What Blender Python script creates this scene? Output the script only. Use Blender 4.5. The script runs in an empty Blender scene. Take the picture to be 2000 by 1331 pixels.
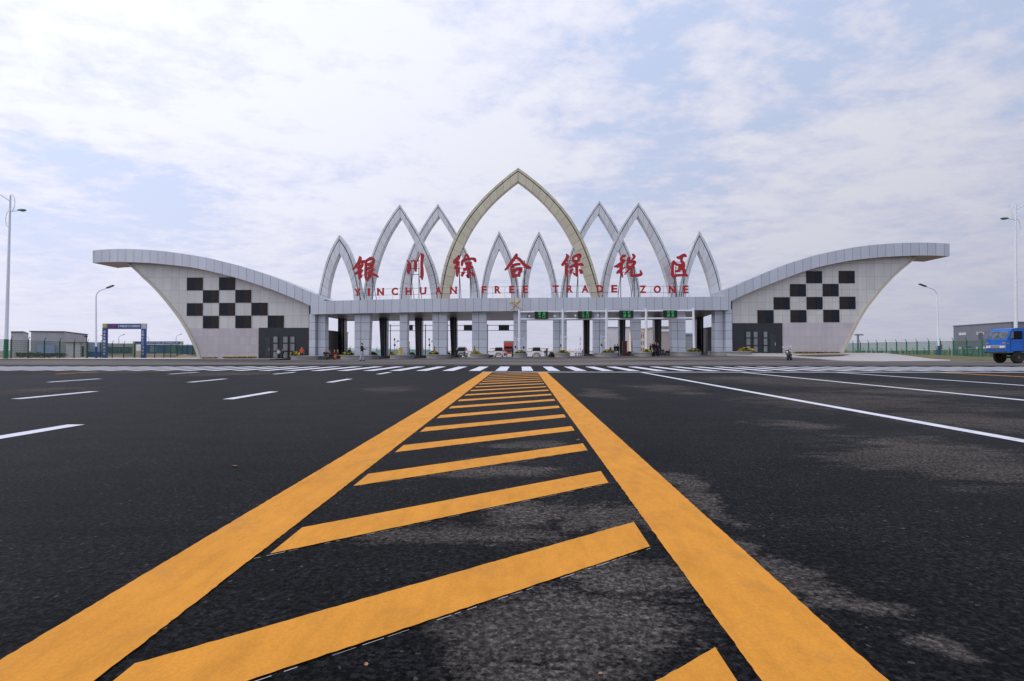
import bpy, bmesh, math, random
import numpy as np
from mathutils import Vector, Matrix, noise as mnoise
from mathutils.geometry import tessellate_polygon

random.seed(7)
S = bpy.context.scene
COL = S.collection
R = math.radians

# ------------------------------------------------------------------ camera
F = 1100.0                       # focal length in photo pixels (photo is 2000 x 1331)
CAMH = 1.0
TH = math.atan(19.5 / F)         # pitch up
PS = math.atan(16.0 / F * math.cos(TH))   # yaw left
cam_d = bpy.data.cameras.new('camera'); cam = bpy.data.objects.new('camera', cam_d); COL.objects.link(cam)
cam_d.sensor_width = 36.0; cam_d.lens = 36.0 * F / 2000.0
cam_d.clip_start = 0.05; cam_d.clip_end = 6000
cam.location = (0, 0, CAMH); cam.rotation_euler = (math.pi / 2 + TH, 0, PS)
S.camera = cam
CF = Vector((-math.sin(PS) * math.cos(TH), math.cos(PS) * math.cos(TH), math.sin(TH)))
CR = Vector((math.cos(PS), math.sin(PS), 0))
CU = CR.cross(CF)

def P(u, v, Y):
    """point at depth Y seen at photo pixel (u, v): used to read sizes off the photograph"""
    d = CF + CR * ((u - 1000.0) / F) - CU * ((v - 665.5) / F)
    return Vector((0, 0, CAMH)) + d * (Y / d.y)

# ------------------------------------------------------------------ world, sun, exposure
SUN_AZ, SUN_EL = R(255), R(46)      # azimuth of the sun, clockwise from +Y
sun_dir = Vector((math.sin(SUN_AZ) * math.cos(SUN_EL), math.cos(SUN_AZ) * math.cos(SUN_EL), math.sin(SUN_EL)))
W = bpy.data.worlds.new('World'); S.world = W; W.use_nodes = True
nt = W.node_tree; N = nt.nodes; L = nt.links; N.clear()
def wn(t, **k):
    n = N.new(t)
    for a, b in k.items(): setattr(n, a, b)
    return n
def wmath(op, a, b=None, c=None, clamp=False):
    n = N.new('ShaderNodeMath'); n.operation = op; n.use_clamp = clamp
    for i, x in enumerate((a, b, c)):
        if x is None: continue
        if isinstance(x, (int, float)): n.inputs[i].default_value = x
        else: L.new(x, n.inputs[i])
    return n.outputs[0]
def wmix(fac, a, b):
    n = N.new('ShaderNodeMix'); n.data_type = 'RGBA'
    for sock, x in ((n.inputs[0], fac), (n.inputs[6], a), (n.inputs[7], b)):
        if isinstance(x, (int, float)): sock.default_value = x
        elif isinstance(x, tuple): sock.default_value = x
        else: L.new(x, sock)
    return n.outputs[2]
sky = wn('ShaderNodeTexSky', sky_type='NISHITA', sun_disc=False, sun_elevation=SUN_EL, sun_rotation=SUN_AZ,
         air_density=1.0, dust_density=1.5, ozone_density=1.0)
tc = wn('ShaderNodeTexCoord')
sep = wn('ShaderNodeSeparateXYZ'); L.new(tc.outputs['Generated'], sep.inputs[0])
zc = wmath('MAXIMUM', sep.outputs[2], 0.0)
den = wmath('ADD', zc, 0.16)
px = wmath('DIVIDE', sep.outputs[0], den); py = wmath('DIVIDE', sep.outputs[1], den)
comb = wn('ShaderNodeCombineXYZ'); L.new(px, comb.inputs[0]); L.new(py, comb.inputs[1])
def wnoise(scale, detail, rough, dist, off=(0, 0, 0), sx=1.0, sy=1.0):
    mp = wn('ShaderNodeMapping'); L.new(comb.outputs[0], mp.inputs[0])
    mp.inputs['Location'].default_value = off; mp.inputs['Scale'].default_value = (sx, sy, 1)
    mp.inputs['Rotation'].default_value = (0, 0, R(-18))
    n = wn('ShaderNodeTexNoise'); L.new(mp.outputs[0], n.inputs['Vector'])
    n.inputs['Scale'].default_value = scale; n.inputs['Detail'].default_value = detail
    n.inputs['Roughness'].default_value = rough; n.inputs['Distortion'].default_value = dist
    return n.outputs['Fac']
def wramp(x, a, b):
    n = wn('ShaderNodeMapRange', interpolation_type='SMOOTHSTEP'); L.new(x, n.inputs[0])
    n.inputs[1].default_value = a; n.inputs[2].default_value = b
    return n.outputs[0]
big = wnoise(0.8, 3, 0.5, 0.3, (3.1, 7.4, 0))
mid = wnoise(2.9, 10, 0.60, 0.15, (1.7, 2.2, 0), 1.0, 1.15)
fine = wnoise(9.0, 8, 0.62, 0.15, (5.0, 1.0, 0), 1.0, 1.2)
# more cover towards the left (the sun side), thinner to the right
side = wmath('MULTIPLY', sep.outputs[0], -0.10)
def wblob(u, v, r, amp):
    d = (CF + CR * ((u - 1000.0) / F) - CU * ((v - 665.5) / F)).normalized()
    n = wn('ShaderNodeVectorMath', operation='DISTANCE'); L.new(wdir, n.inputs[0]); n.inputs[1].default_value = d
    m = wn('ShaderNodeMapRange', interpolation_type='SMOOTHSTEP'); L.new(n.outputs['Value'], m.inputs[0])
    m.inputs[1].default_value = r; m.inputs[2].default_value = 0.0; m.inputs[3].default_value = 0.0; m.inputs[4].default_value = amp
    return m.outputs[0]
# broad cloud banks and blue openings as they stand in that part of the sky
wdn = wn('ShaderNodeTexNoise'); L.new(tc.outputs['Generated'], wdn.inputs['Vector']); wdn.inputs['Scale'].default_value = 7.0; wdn.inputs['Detail'].default_value = 4
wda = wn('ShaderNodeVectorMath', operation='MULTIPLY_ADD'); L.new(wdn.outputs['Color'], wda.inputs[0]); wda.inputs[1].default_value = (0.16, 0.16, 0.10); wda.inputs[2].default_value = (-0.08, -0.08, -0.05)
wdd = wn('ShaderNodeVectorMath', operation='ADD'); L.new(tc.outputs['Generated'], wdd.inputs[0]); L.new(wda.outputs[0], wdd.inputs[1])
wdir = wdd.outputs[0]
for u_, v_, r_, a_ in [(300, 430, .20, -.26), (120, 430, .16, -.14), (480, 400, .14, -.16), (1290, 375, .17, -.30), (1130, 395, .10, -.18), (1480, 330, .15, -.22), (1560, 150, .22, -.08), (1780, 120, .28, -.10),
                       (1920, 30, .26, -.06), (1330, 60, .16, -.14), (430, 40, .10, -.14), (290, 205, .07, -.16), (180, 90, .06, -.1), (950, 30, .10, -.08),
                       (450, 230, .42, .06), (1050, 160, .30, .12), (800, 250, .25, .06), (150, 250, .30, .06), (1410, 245, .10, .24), (1400, 115, .12, .20), (1760, 400, .30, .16), (1650, 250, .18, .12), (1340, 420, .10, .14), (640, 130, .2, .16), (560, 250, .3, .12), (900, 470, .26, .18), (1420, 450, .2, .2), (1780, 440, .3, .16), (1640, 60, .16, .12), (1900, 180, .2, .14)]:
    side = wmath('ADD', side, wblob(u_, v_, r_, a_ * 0.46))
cov = wmath('ADD', wmath('ADD', wmath('MULTIPLY', mid, 0.62), wmath('MULTIPLY', big, 0.36)),
            wmath('ADD', wmath('MULTIPLY', fine, 0.44), side))
cloud = wramp(cov, 0.60, 0.735)
thick = wramp(cov, 0.68, 0.86)
# brightness of the whole sky dome falls off away from the sun side
dotn = wn('ShaderNodeVectorMath', operation='DOT_PRODUCT'); L.new(tc.outputs['Generated'], dotn.inputs[0])
dotn.inputs[1].default_value = sun_dir
glow = wn('ShaderNodeMapRange'); L.new(dotn.outputs['Value'], glow.inputs[0])
glow.inputs[1].default_value = -0.62; glow.inputs[2].default_value = 0.7
glow.inputs[3].default_value = 0.67; glow.inputs[4].default_value = 1.22
base = wmix(0.9, sky.outputs[0], (5.6, 7.0, 9.9, 1))
ccol = wmix(thick, (7.6, 7.9, 9.7, 1), (9.1, 9.3, 10.2, 1))
s1 = wmix(wmath('ADD', 0.18, wmath('MULTIPLY', cloud, 0.78)), base, ccol)
hz = wmath('POWER', wmath('SUBTRACT', 1.0, zc, None, True), 3.5)
s2 = wmix(wmath('MULTIPLY', hz, 0.86), s1, (6.9, 6.9, 8.3, 1))
mul = wn('ShaderNodeVectorMath', operation='SCALE'); L.new(s2, mul.inputs[0]); L.new(glow.outputs[0], mul.inputs['Scale'])
bg = wn('ShaderNodeBackground'); bg.inputs['Strength'].default_value = 0.1
L.new(mul.outputs[0], bg.inputs[0])
wo = wn('ShaderNodeOutputWorld'); L.new(bg.outputs[0], wo.inputs[0])

sd = bpy.data.lights.new('sun', 'SUN'); sd.energy = 1.1; sd.angle = R(14); sd.color = (1.0, 0.95, 0.88)
so = bpy.data.objects.new('sun', sd); COL.objects.link(so); so.location = (-30, -20, 60)
so.rotation_euler = sun_dir.to_track_quat('Z', 'Y').to_euler()
S.view_settings.view_transform = 'Standard'; S.view_settings.look = 'None'
S.view_settings.exposure = 0.0; S.view_settings.gamma = 1.0

# ------------------------------------------------------------------ helpers
def srgb(r, g, b):
    f = lambda c: (c / 255 / 12.92) if c / 255 <= 0.04045 else ((c / 255 + 0.055) / 1.055) ** 2.4
    return (f(r), f(g), f(b), 1.0)

class NB:
    """small node-building helper"""
    def __init__(s, m):
        s.t = m.node_tree; s.n = s.t.nodes; s.l = s.t.links
    def put(s, sock, x):
        if x is None: return
        if hasattr(x, 'is_output'): s.l.new(x, sock)
        else: sock.default_value = x
    def math(s, op, a, b=None, c=None, clamp=False):
        n = s.n.new('ShaderNodeMath'); n.operation = op; n.use_clamp = clamp
        for i, x in enumerate((a, b, c)): s.put(n.inputs[i], x)
        return n.outputs[0]
    def mix(s, f, a, b, blend='MIX'):
        n = s.n.new('ShaderNodeMix'); n.data_type = 'RGBA'; n.blend_type = blend
        s.put(n.inputs[0], f); s.put(n.inputs[6], a); s.put(n.inputs[7], b)
        return n.outputs[2]
    def noise(s, vec, scale, detail=4, rough=0.55, dist=0.0):
        n = s.n.new('ShaderNodeTexNoise'); s.put(n.inputs['Vector'], vec)
        n.inputs['Scale'].default_value = scale; n.inputs['Detail'].default_value = detail
        n.inputs['Roughness'].default_value = rough; n.inputs['Distortion'].default_value = dist
        return n.outputs['Fac']
    def rng(s, x, a, b, c=0.0, d=1.0, smooth=True):
        n = s.n.new('ShaderNodeMapRange')
        if smooth: n.interpolation_type = 'SMOOTHSTEP'
        s.put(n.inputs[0], x)
        for i, q in enumerate((a, b, c, d)): n.inputs[1 + i].default_value = q
        return n.outputs[0]
    def mapping(s, vec, scale=(1, 1, 1), loc=(0, 0, 0)):
        n = s.n.new('ShaderNodeMapping'); s.put(n.inputs[0], vec)
        n.inputs['Scale'].default_value = scale; n.inputs['Location'].default_value = loc
        return n.outputs[0]
    def coord(s, which='Object'):
        return s.n.new('ShaderNodeTexCoord').outputs[which]
    def sep(s, vec):
        n = s.n.new('ShaderNodeSeparateXYZ'); s.put(n.inputs[0], vec); return n.outputs

MATS = {}
def mat(name, col, rough=0.6, metal=0.0, var=0.12, vscale=1.5, streak=0.0, bump=0.0, bscale=40.0, spec=0.5,
        seam=None, seamcol=None, emit=None, coord='Object', alpha=None):
    """procedural material. seam=(period_u, period_v, off_u, off_v, width) draws panel joints from the UV map (metres)"""
    if name in MATS: return MATS[name]
    m = bpy.data.materials.new(name); m.use_nodes = True; MATS[name] = m
    b = NB(m); bs = b.n['Principled BSDF']
    c = b.coord(coord)
    n1 = b.noise(c, vscale, 5, 0.6)
    f = b.rng(n1, 0.25, 0.75, 1 - var, 1 + var * 0.7, False)
    if streak:
        n2 = b.noise(b.mapping(c, (2.2, 2.2, 0.12)), 2.4, 5, 0.65)
        f = b.math('MULTIPLY', f, b.rng(n2, 0.3, 0.75, 1.0, 1 - streak))
    colv = b.n.new('ShaderNodeVectorMath'); colv.operation = 'SCALE'
    colv.inputs[0].default_value = col[:3]; b.put(colv.inputs['Scale'], f)
    out = colv.outputs[0]; hgt = None
    if seam:
        pu, pv, ou, ov, w = seam
        uv = b.sep(b.coord('UV'))
        masks = []; cells = []
        for k, (p, o) in enumerate(((pu, ou), (pv, ov))):
            if not p: continue
            q = b.math('DIVIDE', b.math('SUBTRACT', uv[k], o), p)
            fr = b.math('FRACT', q)
            d = b.math('MULTIPLY', b.math('MINIMUM', fr, b.math('SUBTRACT', 1.0, fr)), p)
            masks.append(b.rng(d, w * 0.35, w, 1.0, 0.0)); cells.append(b.math('FLOOR', q))
        mk = masks[0] if len(masks) == 1 else b.math('MAXIMUM', masks[0], masks[1])
        cb = b.n.new('ShaderNodeCombineXYZ')
        for k, cc in enumerate(cells): b.put(cb.inputs[k], cc)
        wnz = b.n.new('ShaderNodeTexWhiteNoise'); wnz.noise_dimensions = '2D'; b.put(wnz.inputs[0], cb.outputs[0])
        tone = b.rng(wnz.outputs['Value'], 0, 1, 0.94, 1.05, False)
        sc = b.n.new('ShaderNodeVectorMath'); sc.operation = 'SCALE'; b.put(sc.inputs[0], out); b.put(sc.inputs['Scale'], tone)
        out = b.mix(mk, sc.outputs[0], seamcol or (0.05, 0.05, 0.06, 1))
        hgt = b.math('SUBTRACT', 1.0, mk)
    b.put(bs.inputs['Base Color'], out)
    rr = b.rng(b.noise(c, vscale * 3, 3), 0.3, 0.7, max(0.02, rough - 0.07), min(1, rough + 0.07), False)
    b.put(bs.inputs['Roughness'], rr)
    bs.inputs['Metallic'].default_value = metal
    bs.inputs['Specular IOR Level'].default_value = spec
    if bump or hgt is not None:
        bp = b.n.new('ShaderNodeBump'); bp.inputs['Distance'].default_value = 0.01
        bp.inputs['Strength'].default_value = bump if bump else 0.5
        h = b.noise(c, bscale, 4) if bump else hgt
        b.put(bp.inputs['Height'], h); b.put(bs.inputs['Normal'], bp.outputs[0])
    if emit:
        bs.inputs['Emission Color'].default_value = emit[0]; bs.inputs['Emission Strength'].default_value = emit[1]
    return m

class MB:
    def __init__(s):
        s.v = []; s.f = []; s.mi = []; s.uv = {}
    def face(s, pts, mi=0, uv=None):
        k = len(s.v); s.v += [Vector(p) for p in pts]
        if uv: s.uv[len(s.f)] = uv
        s.f.append(tuple(range(k, k + len(pts)))); s.mi.append(mi)
    def hexa(s, p, mi=0):
        """p: 4 bottom (ccw) + 4 top points"""
        k = len(s.v); s.v += [Vector(q) for q in p]
        for q in ((3, 2, 1, 0), (4, 5, 6, 7), (0, 1, 5, 4), (1, 2, 6, 5), (2, 3, 7, 6), (3, 0, 4, 7)):
            s.f.append(tuple(k + i for i in q)); s.mi.append(mi)
        return s
    def box(s, x0, x1, y0, y1, z0, z1, mi=0):
        return s.hexa([(x0, y0, z0), (x1, y0, z0), (x1, y1, z0), (x0, y1, z0), (x0, y0, z1), (x1, y0, z1), (x1, y1, z1), (x0, y1, z1)], mi)
    def cbox(s, c, d, mi=0, rot=None):
        c = Vector(c); h = Vector(d) / 2
        pts = [Vector((sx * h.x, sy * h.y, sz * h.z)) for sz in (-1, 1) for sx, sy in ((-1, -1), (1, -1), (1, 1), (-1, 1))]
        if rot is not None: pts = [rot @ p for p in pts]
        return s.hexa([c + p for p in pts], mi)
    def prism(s, front, back, mi=0, ms=None, mb=None):
        ms = mi if ms is None else ms
        n = len(front)
        tri = tessellate_polygon([[Vector(p) for p in front]])
        k = len(s.v); s.v += [Vector(p) for p in front] + [Vector(p) for p in back]
        fn = [Vector(p) for p in front]
        for t in tri:
            a, b_, c = t
            nrm = (fn[b_] - fn[a]).cross(fn[c] - fn[a])
            want = fn[0] - Vector(back[0])
            if nrm.dot(want) < 0: a, c = c, a
            s.f.append((k + a, k + b_, k + c)); s.mi.append(mi)
            s.f.append((k + n + c, k + n + b_, k + n + a)); s.mi.append(ms if mb is None else mb)
        for i in range(n):
            j = (i + 1) % n
            s.f.append((k + i, k + n + i, k + n + j, k + j)); s.mi.append(ms if not callable(ms) else ms(i))
        return s
    def tube(s, pts, rad, n=8, mi=0, cap=True, flat=1.0):
        pts = [Vector(p) for p in pts]
        if not isinstance(rad, (list, tuple)): rad = [rad] * len(pts)
        k = len(s.v); up = Vector((0, 0, 1))
        for i, p in enumerate(pts):
            d = (pts[min(i + 1, len(pts) - 1)] - pts[max(i - 1, 0)]).normalized()
            a = d.cross(up)
            if a.length < 0.05: a = d.cross(Vector((0, 1, 0)))
            a.normalize(); b_ = a.cross(d).normalized()
            for j in range(n):
                t = 2 * math.pi * j / n
                s.v.append(p + (a * math.cos(t) + b_ * math.sin(t) * flat) * rad[i])
        for i in range(len(pts) - 1):
            for j in range(n):
                q = (j + 1) % n
                s.f.append((k + i * n + j, k + (i + 1) * n + j, k + (i + 1) * n + q, k + i * n + q)); s.mi.append(mi)
        if cap:
            s.f.append(tuple(k + j for j in range(n))); s.mi.append(mi)
            e = k + (len(pts) - 1) * n
            s.f.append(tuple(e + j for j in reversed(range(n)))); s.mi.append(mi)
        return s
    def lathe(s, c, prof, n=16, mi=0, axis='z'):
        c = Vector(c); k = len(s.v)
        for r, h in prof:
            for j in range(n):
                t = 2 * math.pi * j / n
                q = Vector((r * math.cos(t), r * math.sin(t), h))
                if axis == 'y': q = Vector((q.x, q.z, q.y))
                if axis == 'x': q = Vector((q.z, q.x, q.y))
                s.v.append(c + q)
        for i in range(len(prof) - 1):
            for j in range(n):
                q = (j + 1) % n
                s.f.append((k + i * n + j, k + i * n + q, k + (i + 1) * n + q, k + (i + 1) * n + j)); s.mi.append(mi)
        s.f.append(tuple(k + j for j in reversed(range(n)))); s.mi.append(mi)
        e = k + (len(prof) - 1) * n
        s.f.append(tuple(e + j for j in range(n))); s.mi.append(mi)
        return s
    def ell(s, c, r, n=12, m=8, mi=0):
        c = Vector(c); k = len(s.v)
        if not isinstance(r, (tuple, list)): r = (r, r, r)
        for i in range(1, m):
            t = math.pi * i / m
            for j in range(n):
                a = 2 * math.pi * j / n
                s.v.append(c + Vector((r[0] * math.sin(t) * math.cos(a), r[1] * math.sin(t) * math.sin(a), r[2] * math.cos(t))))
        s.v += [c + Vector((0, 0, r[2])), c - Vector((0, 0, r[2]))]
        T = k + (m - 1) * n
        for i in range(m - 2):
            for j in range(n):
                q = (j + 1) % n
                s.f.append((k + i * n + j, k + (i + 1) * n + j, k + (i + 1) * n + q, k + i * n + q)); s.mi.append(mi)
        for j in range(n):
            q = (j + 1) % n
            s.f.append((T, k + j, k + q)); s.mi.append(mi)
            s.f.append((T + 1, k + (m - 2) * n + q, k + (m - 2) * n + j)); s.mi.append(mi)
        return s
    def mesh(s, name, mats, off=Vector((0, 0, 0)), smooth=False):
        me = bpy.data.meshes.new(name)
        me.from_pydata([tuple(p - off) for p in s.v], [], s.f)
        mats = mats if isinstance(mats, (list, tuple)) else [mats]
        for m in mats: me.materials.append(m)
        me.polygons.foreach_set('material_index', s.mi)
        ul = me.uv_layers.new(name='UVMap')
        for p in me.polygons:
            cu = s.uv.get(p.index)
            nx = abs(p.normal.x) > 0.75
            for q, li in enumerate(p.loop_indices):
                w = s.v[me.loops[li].vertex_index]
                ul.data[li].uv = cu[q] if cu else ((w.y, w.z) if nx else (w.x, w.z))
        if smooth:
            me.polygons.foreach_set('use_smooth', [True] * len(me.polygons))
            me.set_sharp_from_angle(angle=R(38))
        me.update()
        return me
    def build(s, name, mats, parent=None, smooth=False):
        off = Vector((0, 0, 0)); q = parent
        while q is not None: off = off + Vector(q.location); q = q.parent
        o = bpy.data.objects.new(name, s.mesh(name, mats, off, smooth)); COL.objects.link(o)
        if parent is not None: o.parent = parent
        return o

def tag(o, label=None, cat=None, group=None, kind=None):
    if label: o['label'] = label
    if cat: o['category'] = cat
    if group: o['group'] = group
    if kind: o['kind'] = kind
    return o
def thing(name, loc, label, cat, group=None, rz=0.0):
    o = bpy.data.objects.new(name, None); COL.objects.link(o)
    o.location = loc; o.rotation_euler = (0, 0, rz); o.empty_display_size = 0.3
    return tag(o, label, cat, group)
def kids(o): return [c for c in COL.objects if c.parent == o]
def copy_tree(o, parent=None):
    c = o.copy(); COL.objects.link(c); c.parent = parent
    for ch in kids(o): copy_tree(ch, c)
    return c
def ss(x, a, b):
    t = max(0.0, min(1.0, (x - a) / (b - a))); return t * t * (3 - 2 * t)
def gz(x, y):
    """height of the ground: flat where the camera stands, rising gently to the right at the gate, dipping behind it"""
    front = ss(y, 54, 64) * (0.19 + 0.0105 * max(-22, min(40, x))) * (1 - 0.8 * ss(x, 41, 56))
    t = ss(y, 74, 104)
    return front * (1 - t) - 0.34 * t

def text_mesh(body, h, ext=0.02, bold=0.0):
    """mesh of a line of writing, height h, centred on the origin in the XZ plane, facing -Y"""
    cu = bpy.data.curves.new('writing', 'FONT'); cu.body = body; cu.size = 1.0
    cu.align_x = 'CENTER'; cu.extrude = 0.02; cu.offset = bold; cu.resolution_u = 3
    ob = bpy.data.objects.new('writing', cu); COL.objects.link(ob)
    bpy.context.view_layer.update()
    me = bpy.data.meshes.new_from_object(ob.evaluated_get(bpy.context.evaluated_depsgraph_get()))
    bpy.data.objects.remove(ob); bpy.data.curves.remove(cu)
    co = np.empty(len(me.vertices) * 3); me.vertices.foreach_get('co', co); co = co.reshape(-1, 3)
    mn, mx = co.min(0), co.max(0); sc = h / (mx[1] - mn[1])
    out = np.stack([(co[:, 0] - (mn[0] + mx[0]) / 2) * sc, -co[:, 2] / 0.02 * ext, (co[:, 1] - (mn[1] + mx[1]) / 2) * sc], 1)
    me.vertices.foreach_set('co', out.ravel()); me.update()
    return me
def text_obj(name, body, h, loc, m, parent=None, ext=0.02, width=None, bold=0.0, rz=0.0):
    me = text_mesh(body, h, ext, bold)
    if width:
        co = np.empty(len(me.vertices) * 3); me.vertices.foreach_get('co', co); co = co.reshape(-1, 3)
        co[:, 0] *= width / (co[:, 0].max() - co[:, 0].min()); me.vertices.foreach_set('co', co.ravel()); me.update()
    me.name = name; me.materials.clear(); me.materials.append(m)
    o = bpy.data.objects.new(name, me); COL.objects.link(o)
    loc = Vector(loc); q = parent
    while q is not None: loc = loc - Vector(q.location); q = q.parent
    o.location = loc; o.rotation_euler = (0, 0, rz)
    if parent is not None: o.parent = parent
    return o

# ------------------------------------------------------------------ materials
M_alu = mat('silver_composite_panel', srgb(194, 197, 205), 0.38, 0.5, 0.05, 0.35, 0.05, seam=(0.962, 0, P(606.5, 600, 66).x, 0, 0.022), seamcol=srgb(62, 64, 72))
M_arch = mat('silver_arch_panel', srgb(204, 206, 208), 0.38, 0.4, 0.06, 0.4, 0.05, seam=(0, 1.12, 0, 0.1, 0.024), seamcol=srgb(84, 86, 94))
M_gold = mat('champagne_arch_panel', srgb(198, 191, 166), 0.42, 0.3, 0.06, 0.4, 0.04, seam=(0, 1.12, 0, 0.1, 0.024), seamcol=srgb(96, 90, 70))
M_col = mat('silver_column_panel', srgb(200, 204, 212), 0.36, 0.4, 0.06, 0.5, 0.05, seam=(0, 1.0, 0, 0.35, 0.024), seamcol=srgb(66, 70, 80))
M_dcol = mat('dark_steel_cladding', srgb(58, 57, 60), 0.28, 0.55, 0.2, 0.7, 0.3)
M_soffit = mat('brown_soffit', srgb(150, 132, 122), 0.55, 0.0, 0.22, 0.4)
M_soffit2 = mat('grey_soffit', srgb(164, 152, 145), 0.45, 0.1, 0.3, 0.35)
M_trim = mat('beige_trim', srgb(196, 189, 170), 0.55, 0.0, 0.08, 0.8, 0.08)
M_granite = mat('black_granite', srgb(40, 44, 49), 0.32, 0.0, 0.2, 1.2, 0.25, seam=(0.8, 0.95, 0.1, 0.2, 0.012), seamcol=srgb(24, 27, 31))
M_glass = mat('dark_glass_bluish_reflection', srgb(28, 34, 42), 0.14, 0.0, 0.35, 0.5, 0.15, spec=0.2)
M_glassb = mat('dark_glass_brownish_reflection', srgb(46, 40, 38), 0.14, 0.0, 0.4, 0.7, 0.15, spec=0.2)
M_pane = mat('grey_window_pane', srgb(130, 134, 136), 0.2, 0.0, 0.25, 0.9, 0.2)
M_frame = mat('black_window_frame', srgb(20, 21, 24), 0.4)
M_conc = mat('pale_concrete', srgb(176, 170, 168), 0.85, 0.0, 0.14, 0.9, bump=0.3)
M_kerb = mat('kerb_stone', srgb(150, 147, 146), 0.85, 0.0, 0.2, 1.2, bump=0.3)
M_kerbd = mat('dark_kerb_stone', srgb(82, 80, 80), 0.85, 0.0, 0.2, 1.2, bump=0.3)
M_red = mat('red_sign_paint', srgb(176, 24, 28), 0.5, 0.0, 0.1, 1.5)
M_steel = mat('dark_steel_tube', srgb(58, 66, 76), 0.5, 0.3, 0.1)
M_rail = mat('thin_grey_rail_and_leg_glint', srgb(120, 128, 140), 0.5, 0.3, 0.1)
M_white = mat('white_painted_steel', srgb(226, 228, 234), 0.35, 0.0, 0.05, 1.0)
M_black = mat('black_plastic', srgb(18, 18, 20), 0.45, 0.0, 0.2)
M_green = mat('green_painted_steel', srgb(24, 100, 66), 0.45, 0.0, 0.15)
M_dgreen = mat('dark_green_painted_steel', srgb(22, 74, 56), 0.45, 0.0, 0.15)
M_led = mat('green_led', srgb(20, 120, 50), 0.5, emit=((0.05, 0.62, 0.16, 1), 0.32))
M_brown = mat('red_brown_wood', srgb(126, 58, 34), 0.55, 0.0, 0.2)
M_yellowp = mat('yellow_plastic', srgb(222, 168, 24), 0.45, 0.0, 0.1)
M_goldleaf = mat('gilt_metal', srgb(206, 176, 112), 0.4, 0.35, 0.1)
M_tyre = mat('tyre_rubber', srgb(34, 32, 32), 0.9, 0.0, 0.2, 8)
M_rim = mat('dusty_rim', srgb(96, 84, 78), 0.6, 0.2, 0.2, 6)

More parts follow.
